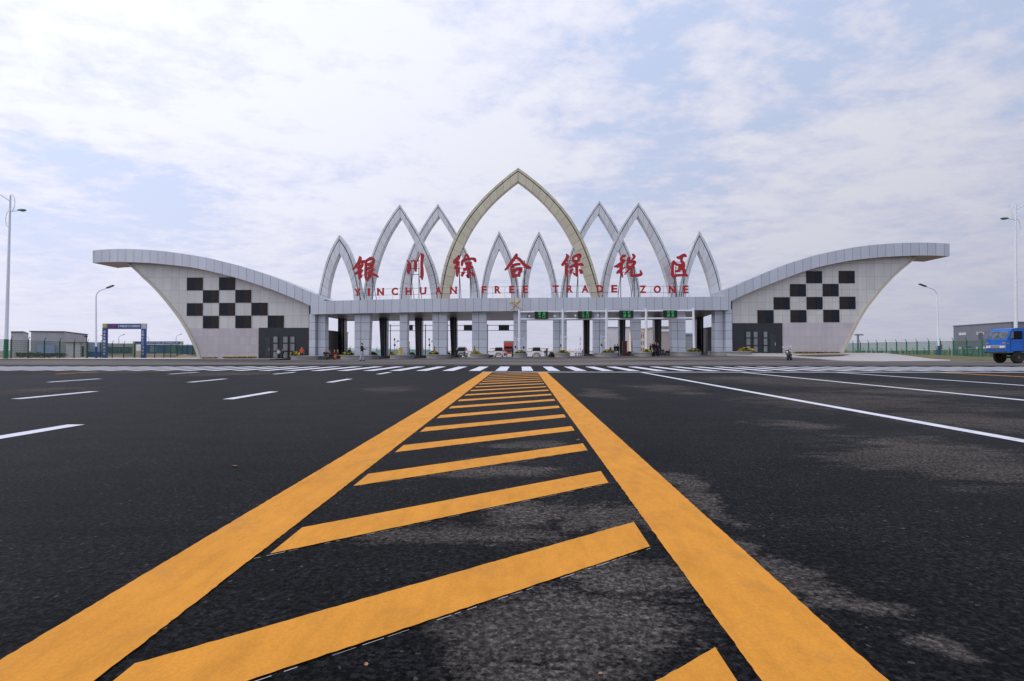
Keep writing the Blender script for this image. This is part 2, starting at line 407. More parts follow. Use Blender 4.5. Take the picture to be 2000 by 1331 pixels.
# ------------------------------------------------------------------ ground, road, markings
def gpx(u, v):
    return ((u - 1016.0) / (v - 685.0), F / (v - 685.0))
def asphalt():
    m = bpy.data.materials.new('asphalt'); m.use_nodes = True
    b = NB(m); bs = b.n['Principled BSDF']
    c = b.coord('Object')
    warp = b.n.new('ShaderNodeTexNoise'); b.put(warp.inputs['Vector'], c); warp.inputs['Scale'].default_value = 0.9
    warp.inputs['Detail'].default_value = 6; warp.inputs['Roughness'].default_value = 0.62
    wv = b.n.new('ShaderNodeVectorMath'); wv.operation = 'SUBTRACT'; b.put(wv.inputs[0], warp.outputs['Color']); wv.inputs[1].default_value = (0.5, 0.5, 0.5)
    ws = b.n.new('ShaderNodeVectorMath'); ws.operation = 'MULTIPLY'; b.put(ws.inputs[0], wv.outputs[0]); ws.inputs[1].default_value = (1.9, 1.3, 0)
    wa = b.n.new('ShaderNodeVectorMath'); wa.operation = 'ADD'; b.put(wa.inputs[0], c); b.put(wa.inputs[1], ws.outputs[0])
    wc = wa.outputs[0]
    # worn, dried patches (photo pixel centre, half width, half height)
    blobs = [(1300, 758, 70, 9), (1335, 768, 45, 5), (1560, 830, 75, 14), (1860, 905, 230, 52), (1800, 872, 170, 26), (1990, 930, 120, 40),
             (1720, 790, 260, 26), (1950, 828, 200, 30), (1500, 742, 170, 9), (1650, 752, 200, 8), (1850, 765, 250, 10),
             (1340, 950, 62, 40), (1400, 985, 50, 30), (1450, 1060, 70, 26), (1540, 1110, 110, 36), (1600, 1150, 90, 24), (1720, 1250, 90, 45),
             (930, 1035, 190, 38), (1010, 1000, 120, 26), (1080, 1240, 260, 110), (1180, 1120, 150, 50), (960, 928, 150, 16), (980, 900, 110, 9),
             (1000, 868, 100, 8), (1180, 1010, 60, 22), (80, 762, 90, 9), (760, 762, 46, 8), (430, 731, 130, 6), (200, 727, 170, 5), (980, 745, 60, 5), (1170, 770, 40, 12)]
    acc = None
    for u, v, ru, rv in blobs:
        x, y = gpx(u, v); rx = ru / (v - 685.0)
        y1 = F / (v + rv - 685.0); y2 = F / max(8, v - rv - 685.0); y = (y1 + y2) / 2; ry = (y2 - y1) / 2
        s1 = b.n.new('ShaderNodeVectorMath'); s1.operation = 'SUBTRACT'; b.put(s1.inputs[0], wc); s1.inputs[1].default_value = (x, y, 0)
        s2 = b.n.new('ShaderNodeVectorMath'); s2.operation = 'MULTIPLY'; b.put(s2.inputs[0], s1.outputs[0]); s2.inputs[1].default_value = (1 / rx, 1 / ry, 0)
        s3 = b.n.new('ShaderNodeVectorMath'); s3.operation = 'LENGTH'; b.put(s3.inputs[0], s2.outputs[0])
        q = b.math('SUBTRACT', 1.0, s3.outputs['Value'])
        acc = q if acc is None else b.math('MAXIMUM', acc, q)
    xyz = b.sep(c)
    far = b.math('MULTIPLY', b.rng(xyz[1], 34.5, 39.0, -1.2, 0.75), 1.0)
    acc = b.math('MAXIMUM', acc, far)
    n1 = b.noise(b.mapping(c, (0.55, 1.5, 1)), 1.5, 9, 0.70)
    n2 = b.noise(b.mapping(c, (0.35, 1.3, 1)), 0.5, 4, 0.6)
    n3 = b.noise(b.mapping(c, (0.55, 1.6, 1)), 5.0, 8, 0.74)
    acc = b.math('ADD', acc, b.math('MULTIPLY', b.math('SUBTRACT', n1, 0.5), 1.9))
    acc = b.math('ADD', acc, b.math('MULTIPLY', b.math('SUBTRACT', n3, 0.5), 1.8))
    acc = b.math('ADD', acc, b.math('MULTIPLY', b.math('SUBTRACT', n2, 0.5), 0.6))
    dry = b.rng(acc, -0.15, 0.62)
    # aggregate grain
    g1 = b.noise(c, 34, 7, 0.8); g2 = b.noise(c, 260, 3, 0.6)
    vor = b.n.new('ShaderNodeTexVoronoi'); b.put(vor.inputs['Vector'], c); vor.inputs['Scale'].default_value = 70
    vs = b.sep(vor.outputs['Color'])
    grain = b.math('MULTIPLY', b.rng(g1, 0.40, 0.70, 0.0, 3.4, False), b.rng(vs[0], 0, 1, 0.25, 1.8, False))
    big = b.math('MULTIPLY', b.rng(b.noise(c, 0.35, 5, 0.65), 0.3, 0.7, 0.7, 1.4, False), b.rng(b.noise(b.mapping(c, (0.5, 1.2, 1)), 2.2, 7, 0.7), 0.3, 0.7, 0.6, 1.5, False))
    grain = b.math('MULTIPLY', grain, big)
    grain = b.math('ADD', b.math('MULTIPLY', grain, b.rng(dry, 0, 1, 1.0, 0.62, False)), b.rng(dry, 0, 1, 0.0, 0.38, False))
    basec = b.mix(dry, (0.0070, 0.0070, 0.0077, 1), (0.056, 0.050, 0.047, 1))
    sc = b.n.new('ShaderNodeVectorMath'); sc.operation = 'SCALE'; b.put(sc.inputs[0], basec); b.put(sc.inputs['Scale'], grain)
    # pale sand grains
    speck = b.rng(vs[1], 0.992, 0.998)
    colr = b.mix(b.math('MULTIPLY', speck, 0.35), sc.outputs[0], (0.16, 0.15, 0.14, 1))
    # worn old surface beyond the crossing is browner and paler
    oldm = b.math('MULTIPLY', b.rng(xyz[1], 35.0, 41.0), dry)
    band = b.noise(b.mapping(c, (0.03, 0.22, 1)), 1.0, 5, 0.65)
    oldc = b.mix(b.rng(band, 0.36, 0.62), (0.085, 0.075, 0.073, 1), (0.22, 0.20, 0.188, 1))
    oldc = b.mix(b.rng(xyz[1], 57.0, 63.0), oldc, (0.095, 0.086, 0.082, 1))  # darker again towards the kerbs
    colr = b.mix(b.math('MULTIPLY', oldm, 0.85), colr, oldc)
    b.put(bs.inputs['Base Color'], colr)
    b.put(bs.inputs['Roughness'], b.rng(dry, 0, 1, 0.52, 0.9, False))
    bs.inputs['Specular IOR Level'].default_value = 0.022
    bp = b.n.new('ShaderNodeBump'); bp.inputs['Distance'].default_value = 0.012; bp.inputs['Strength'].default_value = 0.38
    hh = b.math('ADD', b.math('MULTIPLY', g1, 0.9), b.math('ADD', b.math('MULTIPLY', g2, 0.35), b.math('MULTIPLY', vor.outputs['Distance'], 0.7)))
    b.put(bp.inputs['Height'], hh); b.put(bs.inputs['Normal'], bp.outputs[0])
    return m
M_asph = asphalt()
M_dirt = mat('dry_earth', srgb(150, 128, 108), 0.95, 0.0, 0.25, 0.25, bump=0.5, bscale=3)
M_turf = mat('thin_turf', srgb(104, 98, 62), 0.95, 0.0, 0.55, 0.35, bump=0.6, bscale=12)
def paint(name, col, wear):
    m = bpy.data.materials.new(name); m.use_nodes = True; b = NB(m); bs = b.n['Principled BSDF']; c = b.coord('Object')
    n = b.noise(c, 1.1, 6, 0.65); n2 = b.noise(b.mapping(c, (3, 0.8, 1)), 3.0, 5, 0.7); n3 = b.noise(c, 85, 4, 0.7)
    f = b.math('MULTIPLY', b.rng(n, 0.25, 0.75, 0.88, 1.06, False), b.math('MULTIPLY', b.rng(n2, 0.35, 0.75, 1.0, 0.82), b.rng(n3, 0.25, 0.75, 0.86, 1.1, False)))
    v = b.n.new('ShaderNodeVectorMath'); v.operation = 'SCALE'; v.inputs[0].default_value = col[:3]; b.put(v.inputs['Scale'], f)
    hole = b.rng(b.noise(c, 48, 7, 0.8), 0.66, 0.71)
    dirt = b.mix(b.math('MULTIPLY', b.rng(b.noise(c, 2.6, 8, 0.75), 0.5, 0.75), 0.30), v.outputs[0], (0.18, 0.12, 0.07, 1))
    out = b.mix(b.math('MULTIPLY', hole, wear), dirt, (0.05, 0.045, 0.04, 1))
    b.put(bs.inputs['Base Color'], out); bs.inputs['Roughness'].default_value = 0.75; bs.inputs['Specular IOR Level'].default_value = 0.12
    bp = b.n.new('ShaderNodeBump'); bp.inputs['Distance'].default_value = 0.004; bp.inputs['Strength'].default_value = 0.5
    b.put(bp.inputs['Height'], n3); b.put(bs.inputs['Normal'], bp.outputs[0])
    return m
M_yel = paint('yellow_road_paint', srgb(222, 150, 56), 0.85)
M_wht = paint('white_road_paint', srgb(224, 224, 232), 0.5)

def sheet(name, xs, ys, zf, m, kind='structure'):
    b_ = MB(); nx, ny = len(xs), len(ys)
    b_.v = [Vector((x, y, zf(x, y))) for y in ys for x in xs]
    for j in range(ny - 1):
        for i in range(nx - 1):
            b_.f.append((j * nx + i, j * nx + i + 1, (j + 1) * nx + i + 1, (j + 1) * nx + i)); b_.mi.append(0)
    return tag(b_.build(name, m, smooth=False), kind=kind)
fr = lambda a, b, st: [a + (b - a) * i / round((b - a) / st) for i in range(round((b - a) / st) + 1)]
gxs = [-2500, -1200, -600, -300, -160] + fr(-100, 100, 4) + [160, 300, 600, 1200, 2500]
gys = [-400, -150, -60, -20, 20] + fr(36, 112, 2) + [130, 180, 300, 600, 1200, 2500, 4000]
sheet('ground', gxs, gys, lambda x, y: gz(x, y) - 0.035, M_dirt)
sheet('road', fr(-130, 130, 4), [-60, -20, 0, 20] + fr(36, 66, 2), lambda x, y: gz(x, y), M_asph)
sheet('lane_slab', fr(-60, 60, 4), fr(66, 112, 2) + [130, 180, 420], lambda x, y: gz(x, y) - 0.004, mat('pale_lane_concrete', srgb(168, 164, 164), 0.85, 0.0, 0.2, 0.4, bump=0.2))

Z_P = 0.004
def strip(b_, x0a, x1a, ya, x0b, x1b, yb, z=Z_P, jit=0.0028, step=None):
    """a painted quad between two cross-lines, its long edges a little uneven"""
    n = max(1, int(abs(yb - ya) / step)) if step else 1
    k = len(b_.v)
    for i in range(n + 1):
        t = i / n; y = ya + (yb - ya) * t
        j1 = random.uniform(-jit, jit); j2 = random.uniform(-jit, jit)
        b_.v += [Vector((x0a + (x0b - x0a) * t + j1, y, z)), Vector((x1a + (x1b - x1a) * t + j2, y, z))]
    for i in range(n):
        b_.f.append((k + 2 * i, k + 2 * i + 1, k + 2 * i + 3, k + 2 * i + 2)); b_.mi.append(0)
YSTOP = 25.9
b_ = MB(); strip(b_, -1.665, -1.286, -3, -1.72, -1.284, YSTOP - 0.1, step=0.03)
tag(b_.build('road_marking', M_yel), kind='structure')
b_ = MB(); strip(b_, 0.718, 1.090, -3, 0.785, 1.215, YSTOP - 0.1, step=0.03)
tag(b_.build('road_marking', M_yel), kind='structure')
# hatch bars between the two yellow lines, with the setting-out chalk line under each near edge
hb = MB(); chalk = MB()
XL, XR, SL = -1.228, 0.660, 0.80
for k in range(-2, 17):
    yt = 3.303 + 1.385 * k; th = 0.41
    xr0 = XR + 0.006 * k
    seg = 70
    base = len(hb.v)
    for i in range(seg + 1):
        x = XL + (xr0 - XL) * i / seg; y = yt - (xr0 - x) * SL
        if y > YSTOP - 0.3: pass
        j = lambda: random.uniform(-0.003, 0.003)
        hb.v += [Vector((x, y - th + j(), Z_P)), Vector((x, y + j(), Z_P))]
    for i in range(seg):
        a = base + 2 * i
        if max(hb.v[a + q].y for q in range(4)) < YSTOP - 0.2:
            hb.f.append((a, a + 2, a + 3, a + 1)); hb.mi.append(0)
    if k < 6:
        x = XL - 0.05
        while x < xr0 + 0.05:
            w = random.uniform(0.015, 0.07)
            if random.random() < 0.7:
                y0 = yt - (xr0 - x) * SL - th - 0.022; y1 = yt - (xr0 - (x + w)) * SL - th - 0.022
                t = random.uniform(0.002, 0.006)
                chalk.face([(x, y0, 0.0025), (x + w, y1, 0.0025), (x + w, y1 + t, 0.0025), (x, y0 + t, 0.0025)])
            x += w + random.uniform(0.0, 0.03)
tag(hb.build('road_marking', M_yel), kind='structure')
tag(chalk.build('road_marking', mat('chalk_dust', srgb(176, 174, 172), .9, 0, .3, 30)), kind='structure')
# white lane lines, dashes, stop line, zebra crossing
b_ = MB()
for xc, w in ((5.55, 0.19), (10.12, 0.19), (14.38, 0.19)): strip(b_, xc - w / 2, xc + w / 2, -3, xc - w / 2, xc + w / 2, YSTOP - 0.12, step=0.5, jit=0.003)
tag(b_.build('road_marking', M_wht), kind='structure')
b_ = MB()
for xc in (-5.98, -10.38, -14.85):
    for k in range(-2, 3):
        y0 = 11.46 + 6.09 * k; strip(b_, xc - 0.115, xc + 0.115, y0, xc - 0.115, xc + 0.115, min(y0 + 2.15, YSTOP + 0.25), step=0.4, jit=0.003)
tag(b_.build('road_marking', M_wht), kind='structure')
b_ = MB()
strip(b_, -19.75, -19.58, 23.6, -19.75, 19.58 * -1, 26.0); strip(b_, 18.85, 19.0, 5, 18.85, 19.0, YSTOP - 0.12); strip(b_, 19.15, 19.3, 5, 19.15, 19.3, YSTOP - 0.12)
tag(b_.build('road_marking', M_yel), kind='structure')
b_ = MB(); strip(b_, -1.76, 60, YSTOP - 0.02, -1.76, 60, YSTOP + 0.4, z=0.005, jit=0.0)
tag(b_.build('road_marking', M_wht), kind='structure')
b_ = MB()
for k in range(-44, 40):
    x0 = 0.086 + 1.306 * k; strip(b_, x0, x0 + 0.56, 27.6, x0 + 0.0, x0 + 0.56, 34.9, jit=0.006, step=0.8)
tag(b_.build('road_marking', M_wht), kind='structure')
# ------------------------------------------------------------------ pavements beside the road
b_ = MB()
xs = fr(-130, -25.5, 4.0)
for i in range(len(xs) - 1):
    xa, xb = xs[i], xs[i + 1]
    q = lambda x, y, h: (x, y, gz(x, y) + h)
    b_.face([q(xa, 57, 0.13), q(xb, 57, 0.13), q(xb, 62.3, 0.13), q(xa, 62.3, 0.13)])
    b_.face([q(xa, 57, -0.03), q(xb, 57, -0.03), q(xb, 57, 0.13), q(xa, 57, 0.13)], 1)
    b_.face([q(xa, 62.3, 0.13), q(xb, 62.3, 0.13), q(xb, 62.3, -0.03), q(xa, 62.3, -0.03)], 1)
tag(b_.build('pavement', [M_conc, M_kerbd]), kind='structure')
front = [(1420, 693.6, 62), (1474, 696, 61), (1529, 698.3, 60), (1570, 700.5, 58.5), (1600, 702.6, 57), (1640, 704.6, 54), (1680, 706.2, 51), (1730, 706.8, 50), (1780, 706.6, 50.5), (1820, 706, 51.5), (1856, 705.2, 53)]
back = [(1420, 688.5, 66.9), (1474, 690, 66.9), (1529, 690.3, 66.9), (1570, 690.8, 66.9), (1600, 691.3, 66.9), (1640, 692, 66.9), (1680, 693.6, 66), (1730, 696.4, 63), (1780, 699.6, 59), (1820, 702, 56), (1856, 704.8, 53.6)]
b_ = MB()
up_ = lambda p, h: Vector((p.x, p.y, max(p.z, gz(p.x, p.y) + h)))
fp = [up_(P(*q), .06) for q in front]; bp_ = [up_(P(*q), .12) for q in back]
for i in range(len(fp) - 1):
    for t0, t1 in ((0, .33), (.33, .66), (.66, 1)):
        b_.face([fp[i].lerp(bp_[i], t0), fp[i + 1].lerp(bp_[i + 1], t0), fp[i + 1].lerp(bp_[i + 1], t1), fp[i].lerp(bp_[i], t1)])
    lo = lambda p: (p.x, p.y, p.z - 0.5)
    b_.face([lo(fp[i]), lo(fp[i + 1]), fp[i + 1], fp[i]], 1)
tag(b_.build('pavement', [M_conc, M_kerb]), kind='structure')
# verge of thin turf behind the right-hand pavement
sheet('verge', fr(40, 130, 3), fr(54, 76, 2), lambda x, y: gz(x, y) + (0.04 if y > 55 else -0.05), M_turf)

# ------------------------------------------------------------------ the two wing buildings
YF, YW, YB = 66.0, 67.0, 70.0
def zpts(zl, ox, oy, s): return [(ox + x / s, oy + y / s) for x, y in zl]
LT = zpts([(80,118),(140,112),(200,108),(270,106.5),(350,106),(430,108.5),(520,113),(590,119),(660,126),(730,135),(800,145),(890,159),(980,175),(1045,190),(1110,207),(1172,222),(1235,238),(1297,257),(1360,277),(1425,299),(1490,322),(1555,346),(1620,372),(1685,400),(1750,430),(1800,450),(1850,473),(1900,498)], 160, 460, 4)
LB = zpts([(80,215),(140,209.5),(200,207),(270,207),(350,208),(430,211),(520,215),(590,221),(660,228),(730,235),(800,243),(850,250),(900,258),(975,274),(1050,292),(1110,307),(1170,322),(1250,346),(1330,372),(1390,391),(1450,412),(1515,436),(1580,462),(1635,484),(1690,508),(1735,528),(1782,550),(1830,575)], 160, 460, 4)
LC = zpts([(330,200),(365,230),(400,258),(440,294),(480,335),(520,371),(560,410),(600,453),(640,500),(670,536),(700,575),(730,614),(760,655),(785,694),(810,735),(830,774),(850,815),(868,852),(885,890),(897,925),(908,968)], 160, 460, 4)
RT = zpts([(130,430),(210,400),(280,368),(345,340),(410,312),(475,285),(540,258),(605,232),(670,210),(735,190),(800,170),(865,152),(930,137),(995,123),(1060,110),(1125,98),(1190,88),(1250,80),(1315,73),(1380,68),(1440,63),(1500,60),(1565,57.5),(1630,56),(1695,56),(1760,57),(1830,60),(1903,65)], 1380, 460, 4)
RB = zpts([(150,535),(185,518),(215,503),(280,472),(345,443),(410,415),(475,390),(540,364),(605,340),(670,315),(735,290),(800,270),(865,250),(930,235),(995,222),(1060,208),(1125,197),(1190,188),(1255,181),(1320,175),(1385,169),(1450,165),(1505,162),(1560,160),(1630,157),(1695,157),(1760,157),(1830,159),(1903,162)], 1380, 460, 4)
RC = zpts([(1660,148),(1625,182),(1590,215),(1560,238),(1530,262),(1490,297),(1450,335),(1415,372),(1380,410),(1350,445),(1320,484),(1290,521),(1260,560),(1230,606),(1200,655),(1178,696),(1155,740),(1135,782),(1115,825),(1100,855),(1085,887),(1072,910),(1056,936)], 1380, 460, 4)

def interp(curve, u):
    c = sorted(curve)
    return float(np.interp(u, [p[0] for p in c], [p[1] for p in c]))
def wing(side, name, label, T, B, C, seam_u, seam_v, u_in, v_base, v_tile, windows, granite, openings):
    W3 = lambda u, v, y: P(u, v, YW) + Vector((0, y - YW, 0)) if False else Vector((P(u, v, YW).x, y, P(u, v, YW).z))
    W66 = lambda u, v, y: Vector((P(u, v, YF).x, y + 0.07, P(u, v, YF).z))
    ucen = sum(p[0] for p in C) / len(C)
    base = W3(u_in, interp(v_base, u_in), YW)
    t = thing(name, (base.x, YW, base.z - 0.3), label, 'building', 'wing buildings of the gate')
    sx = W3(seam_u, seam_v, YW); s2 = W3(seam_u + 15.66, seam_v + 24.75, YW)
    pu, pv = s2.x - sx.x, sx.z - s2.z
    m_wall = mat('white_wall_panel_' + name, srgb(208, 205, 201), 0.5, 0.05, 0.07, 0.3, 0.10, seam=(pu, pv, sx.x, sx.z, 0.017), seamcol=srgb(142, 141, 142))
    m_tile = mat('pinkish_wall_tile_' + name, srgb(192, 184, 187), 0.55, 0.0, 0.06, 0.5, 0.09, seam=(pu * 0.655, pv * 0.64, sx.x, sx.z - pv, 0.013), seamcol=srgb(164, 158, 162))
    sgn = 1 if side == 'L' else -1
    # upper wall: from the roof line down to the tile line, outer edge follows the curve
    us = [u for u, v in B if (u > C[3][0] if side == 'L' else u < C[3][0]) and (u < u_in if side == 'L' else u > u_in)]
    top = [(u, interp(B, u) - 6) for u in us]
    if side == 'R': top = top[::-1]
    top = top + [(u_in, interp(B, u_in) - 4)]
    cur = [(u + sgn * 2.0, v) for u, v in C]
    up = [q for q in cur if q[1] < v_tile - 0.5]; lo = [q for q in cur if q[1] > v_tile + 0.5]
    cu_t = cur_at(cur, v_tile)
    vt_in = v_tile
    poly = up[::-1][:-1] + [(up[0][0], interp(B, up[0][0]) - 6)] + top + [(u_in, vt_in), (cu_t, v_tile)]
    f_ = [W3(u, v, YW) for u, v in poly]
    b_ = MB(); b_.prism(f_, [Vector((p.x, YB, p.z)) for p in f_]); b_.build('wall', m_wall, t)
    poly = [(cu_t, v_tile)] + [(u_in, vt_in), (u_in, interp(v_base, u_in) + 8)] + [(u, v) for u, v in lo[::-1]]
    poly[3] = (lo[-1][0], lo[-1][1] + 3)
    f_ = [W3(u, v, YW - 0.02) for u, v in poly]
    b_ = MB(); b_.prism(f_, [Vector((p.x, YB, p.z)) for p in f_]); b_.build('tile_base', m_tile, t)
    # curved beige edge
    b_ = MB(); k = 0
    sec = []
    for i, (u, v) in enumerate(C):
        w = 6.0 if i > 3 else 4.5
        a = W3(u, v, YW - 0.14); c = W3(u + sgn * w, v, YW - 0.14)
        sec.append([a, Vector((a.x, YB + 0.06, a.z)), Vector((c.x, YB + 0.06, c.z)), c])
    for i in range(len(sec) - 1):
        for j in range(4):
            q = (j + 1) % 4
            b_.face([sec[i][j], sec[i][q], sec[i + 1][q], sec[i + 1][j]])
    b_.face(sec[0]); b_.face(sec[-1][::-1])
    b_.build('edge_trim', M_trim, t)
    # swooping roof with deep fascia
    tt = [W66(u, v, YF) for u, v in T]; bb = [W66(u, v, YF) for u, v in B]
    n = len(tt); m_ = len(bb)
    poly = tt + bb[::-1]
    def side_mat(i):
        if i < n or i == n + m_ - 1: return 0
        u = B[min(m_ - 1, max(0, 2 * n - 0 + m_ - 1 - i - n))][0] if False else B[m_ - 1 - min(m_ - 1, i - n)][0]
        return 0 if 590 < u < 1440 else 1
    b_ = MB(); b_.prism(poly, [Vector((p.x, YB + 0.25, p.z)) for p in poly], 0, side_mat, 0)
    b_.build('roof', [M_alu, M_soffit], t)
    # checkerboard windows
    for (a, b, c, d) in windows:
        p0 = W3(a, b, YW - 0.05); p1 = W3(c, d, YW - 0.05)
        mx = (p0.x + p1.x) / 2
        b_ = MB(); b_.box(p0.x, p1.x, YW - 0.05, YW + 0.1, p1.z, p0.z)
        w_ = b_.build('window', M_frame, t)
        for xa_, xb_, gm in ((p0.x + .03, mx - .012, M_glass if side == 'L' else M_glassb), (mx + .012, p1.x - .03, M_glassb if side == 'L' else M_glass)):  # bluish and brownish tones put differing reflections into the pane colours
            b_ = MB(); b_.box(xa_, xb_, YW - 0.062, YW - 0.05, p1.z + .03, p0.z - .03); b_.build('pane', gm, w_)
    a, b, c, d = granite
    p0 = W3(a, b, YW - 0.08); p1 = W3(c, d, YW - 0.08)
    b_ = MB(); b_.box(p0.x, p1.x, YW - 0.08, YW + 0.1, p1.z - 0.2, p0.z); b_.build('granite_base', M_granite, t)
    for kind, a, b, c, d in openings:
        p0 = W3(a, b, YW - 0.11); p1 = W3(c, d, YW - 0.11)
        b_ = MB(); b_.box(p0.x, p1.x, YW - 0.13, YW - 0.07, p1.z, p0.z)
        o = b_.build(kind, M_frame if kind == 'window' else mat('dark_door_panel', srgb(48, 52, 56), 0.3), t)
        ins = 0.07
        if kind == 'window':
            h = p0.z - p1.z; b_ = MB()
            for q0, q1 in ((0.0, 0.28), (0.34, 0.66), (0.72, 1.0)):
                b_.box(p0.x + ins, p1.x - ins, YW - 0.145, YW - 0.12, p1.z + ins / 2 + (h - ins) * (1 - q1), p1.z + ins / 2 + (h - ins) * (1 - q0))
            b_.build('pane', M_pane, o)
        else:
            b_ = MB(); b_.tube([(p1.x - 0.12, YW - 0.17, p1.z + 0.9), (p1.x - 0.12, YW - 0.17, p1.z + 1.25)], 0.02); b_.build('handle', M_white, o)
    return t
def cur_at(cur, v):
    c = sorted((q[1], q[0]) for q in cur)
    return float(np.interp(v, [p[0] for p in c], [p[1] for p in c]))
zw = lambda ox, a, b, c, d: (ox + a / 4, 460 + b / 4, ox + c / 4, 460 + d / 4)
winL = [zw(160, *q) for q in ((822,331,945,430),(1073,329,1198,428),(947,429,1070,527),(1200,427,1323,526),(821,531,944,629),(1073,529,1197,628),(1325,527,1451,626),(947,630,1070,727),(1200,628,1323,725),(1453,627,1578,723))]
opL = [('door', *zw(160, 1436, 800, 1474, 962)), ('window', *zw(160, 1496, 790, 1536, 960)), ('window', *zw(160, 1572, 790, 1614, 960)), ('window', *zw(160, 1628, 790, 1668, 960))]
wing('L', 'wing_building', 'white panelled wing building with checkerboard windows, left of the gate, roof end pointing left',
     LT, LB, LC, 365.5, 617.0, 603.2, [(380, 701), (505, 700.5), (604, 698)], 642.8, winL, zw(160, 1383, 723, 1771, 963), opL)
winR = [zw(1380, *q) for q in ((777,280,902,375),(1031,278,1157,375),(650,381,776,478),(906,380,1031,477),(523,484,650,580),(780,482,906,579),(1037,480,1163,577),(397,585,523,686),(654,584,780,680),(911,582,1037,679))]
opR = [('window', *zw(1380, 302, 752, 344, 912)), ('window', *zw(1380, 360, 752, 400, 912)), ('window', *zw(1380, 438, 752, 476, 912)), ('door', *zw(1380, 492, 772, 540, 921))]
wing('R', 'wing_building', 'white panelled wing building with checkerboard windows, right of the gate, roof end pointing right',
     RT, RB, RC, 1380 + 523 / 4, 605.4, 1430.0, [(1430, 689.5), (1530, 690), (1645, 693)], 630.6, winR, zw(1380, 202, 687, 592, 921), opR)

# ------------------------------------------------------------------ gate canopy: fascia beam, roof, soffit, columns
cp = P(1015, 700, 66)
can = thing('gate_canopy', (cp.x, 66.0, gz(0, 66)), 'long flat silver gate canopy on panelled columns between the two wings', 'gate canopy')
BT = [(606.5, 589), (700, 586.5), (810, 584), (915, 583), (1015, 582.3), (1110, 581.6), (1210, 581), (1320, 580.4), (1427.5, 580)]
BBm = [(606.5, 614.5), (700, 612.3), (810, 610), (915, 608.7), (1015, 607.6), (1110, 606.6), (1210, 605.8), (1320, 605.8), (1427.5, 606)]
W66 = lambda u, v, y=66.0: Vector((P(u, v, 66).x, y, P(u, v, 66).z))
tt = [W66(*q) for q in BT]; bb = [W66(*q) for q in BBm]
b_ = MB(); poly = tt + bb[::-1]; b_.prism(poly, [Vector((p.x, 66.55, p.z)) for p in poly]); b_.build('fascia', M_alu, can)
YR = 79.0
zb_l, zb_r = bb[0].z, bb[-1].z; zt_l, zt_r = tt[0].z, tt[-1].z
xl, xr = bb[0].x, bb[-1].x
zlin = lambda x, a, b: a + (b - a) * (x - xl) / (xr - xl)
def slab(b_, x0, x1, y0, y1, z0f, z1f, mi=0, zback=None):
    b_.hexa([(x0, y0, z0f(x0)), (x1, y0, z0f(x1)), (x1, y1, z0f(x1) if zback is None else zback), (x0, y1, z0f(x0) if zback is None else zback), (x0, y0, z1f(x0)), (x1, y0, z1f(x1)), (x1, y1, z1f(x1)), (x0, y1, z1f(x0))], mi)
zsof = lambda x: float(np.interp(x, [p.x for p in bb], [p.z for p in bb])) + 0.12
ztop = lambda x: float(np.interp(x, [p.x for p in tt], [p.z for p in tt])) - 0.08
xs_ = [p.x for p in bb]
b_ = MB()
for i in range(len(xs_) - 1): slab(b_, xs_[i] + (0.05 if i == 0 else 0), xs_[i + 1] - (0.05 if i == len(xs_) - 2 else 0), 66.56, YR - 0.5, lambda x: ztop(x) - 0.3, ztop)
b_.build('roof', M_alu, can)
zrear = P(1015, 626.4, YR).z
b_ = MB()
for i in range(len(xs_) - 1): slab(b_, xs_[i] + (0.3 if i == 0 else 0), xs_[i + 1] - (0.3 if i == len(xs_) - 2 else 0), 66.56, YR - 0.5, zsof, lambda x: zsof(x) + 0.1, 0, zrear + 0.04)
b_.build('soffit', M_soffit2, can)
zrear = P(1015, 626.4, YR).z
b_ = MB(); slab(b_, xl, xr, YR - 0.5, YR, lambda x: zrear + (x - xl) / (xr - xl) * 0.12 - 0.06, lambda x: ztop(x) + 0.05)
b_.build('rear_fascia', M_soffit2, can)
for x0 in (xl, xr - 0.3):
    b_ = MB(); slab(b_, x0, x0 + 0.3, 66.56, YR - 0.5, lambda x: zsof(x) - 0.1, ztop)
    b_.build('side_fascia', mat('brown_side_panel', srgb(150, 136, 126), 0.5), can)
# front columns: photo edges at top and bottom, at Y = 67.4
cols = [(620, 635, 620.5, 635), (692.5, 723, 692.5, 719.5), (780.6, 796, 780.6, 794.2), (844.6, 873, 845, 871), (922, 950, 922, 950), (1003, 1029, 1003, 1029),
        (1081, 1107, 1081, 1107), (1160, 1187, 1160, 1185.5), (1233.5, 1252, 1237, 1252), (1310, 1339, 1314, 1339), (1396.5, 1412.5, 1396.5, 1413)]
YC = 67.4
for i, (a, b, c, d) in enumerate(cols):
    xa, xb2 = P(a, 612, YC).x, P(b, 612, YC).x; xc, xd = P(c, 695, YC).x, P(d, 695, YC).x
    mx = (xc + xd) / 2; z0 = gz(mx, YC); z1 = zsof(mx)
    dp = 1.25
    b_ = MB()
    b_.hexa([(xc, YC, z0), (xd, YC, z0), (xd, YC + dp, z0), (xc, YC + dp, z0), (xa, YC, z1), (xb2, YC, z1), (xb2, YC + dp, z1), (xa, YC + dp, z1)])
    if b - a > 24:
        sx = 0.42 if i % 2 else 0.46
        b_.hexa([(xc + (xd - xc) * sx - 0.02, YC - 0.012, z0), (xc + (xd - xc) * sx + 0.02, YC - 0.012, z0), (xc + (xd - xc) * sx + 0.02, YC + .1, z0), (xc + (xd - xc) * sx - 0.02, YC + .1, z0),
                 (xa + (xb2 - xa) * sx - 0.02, YC - 0.012, z1), (xa + (xb2 - xa) * sx + 0.02, YC - 0.012, z1), (xa + (xb2 - xa) * sx + 0.02, YC + .1, z1), (xa + (xb2 - xa) * sx - 0.02, YC + .1, z1)], 1)
    b_.build('column', [M_col, M_steel], can)
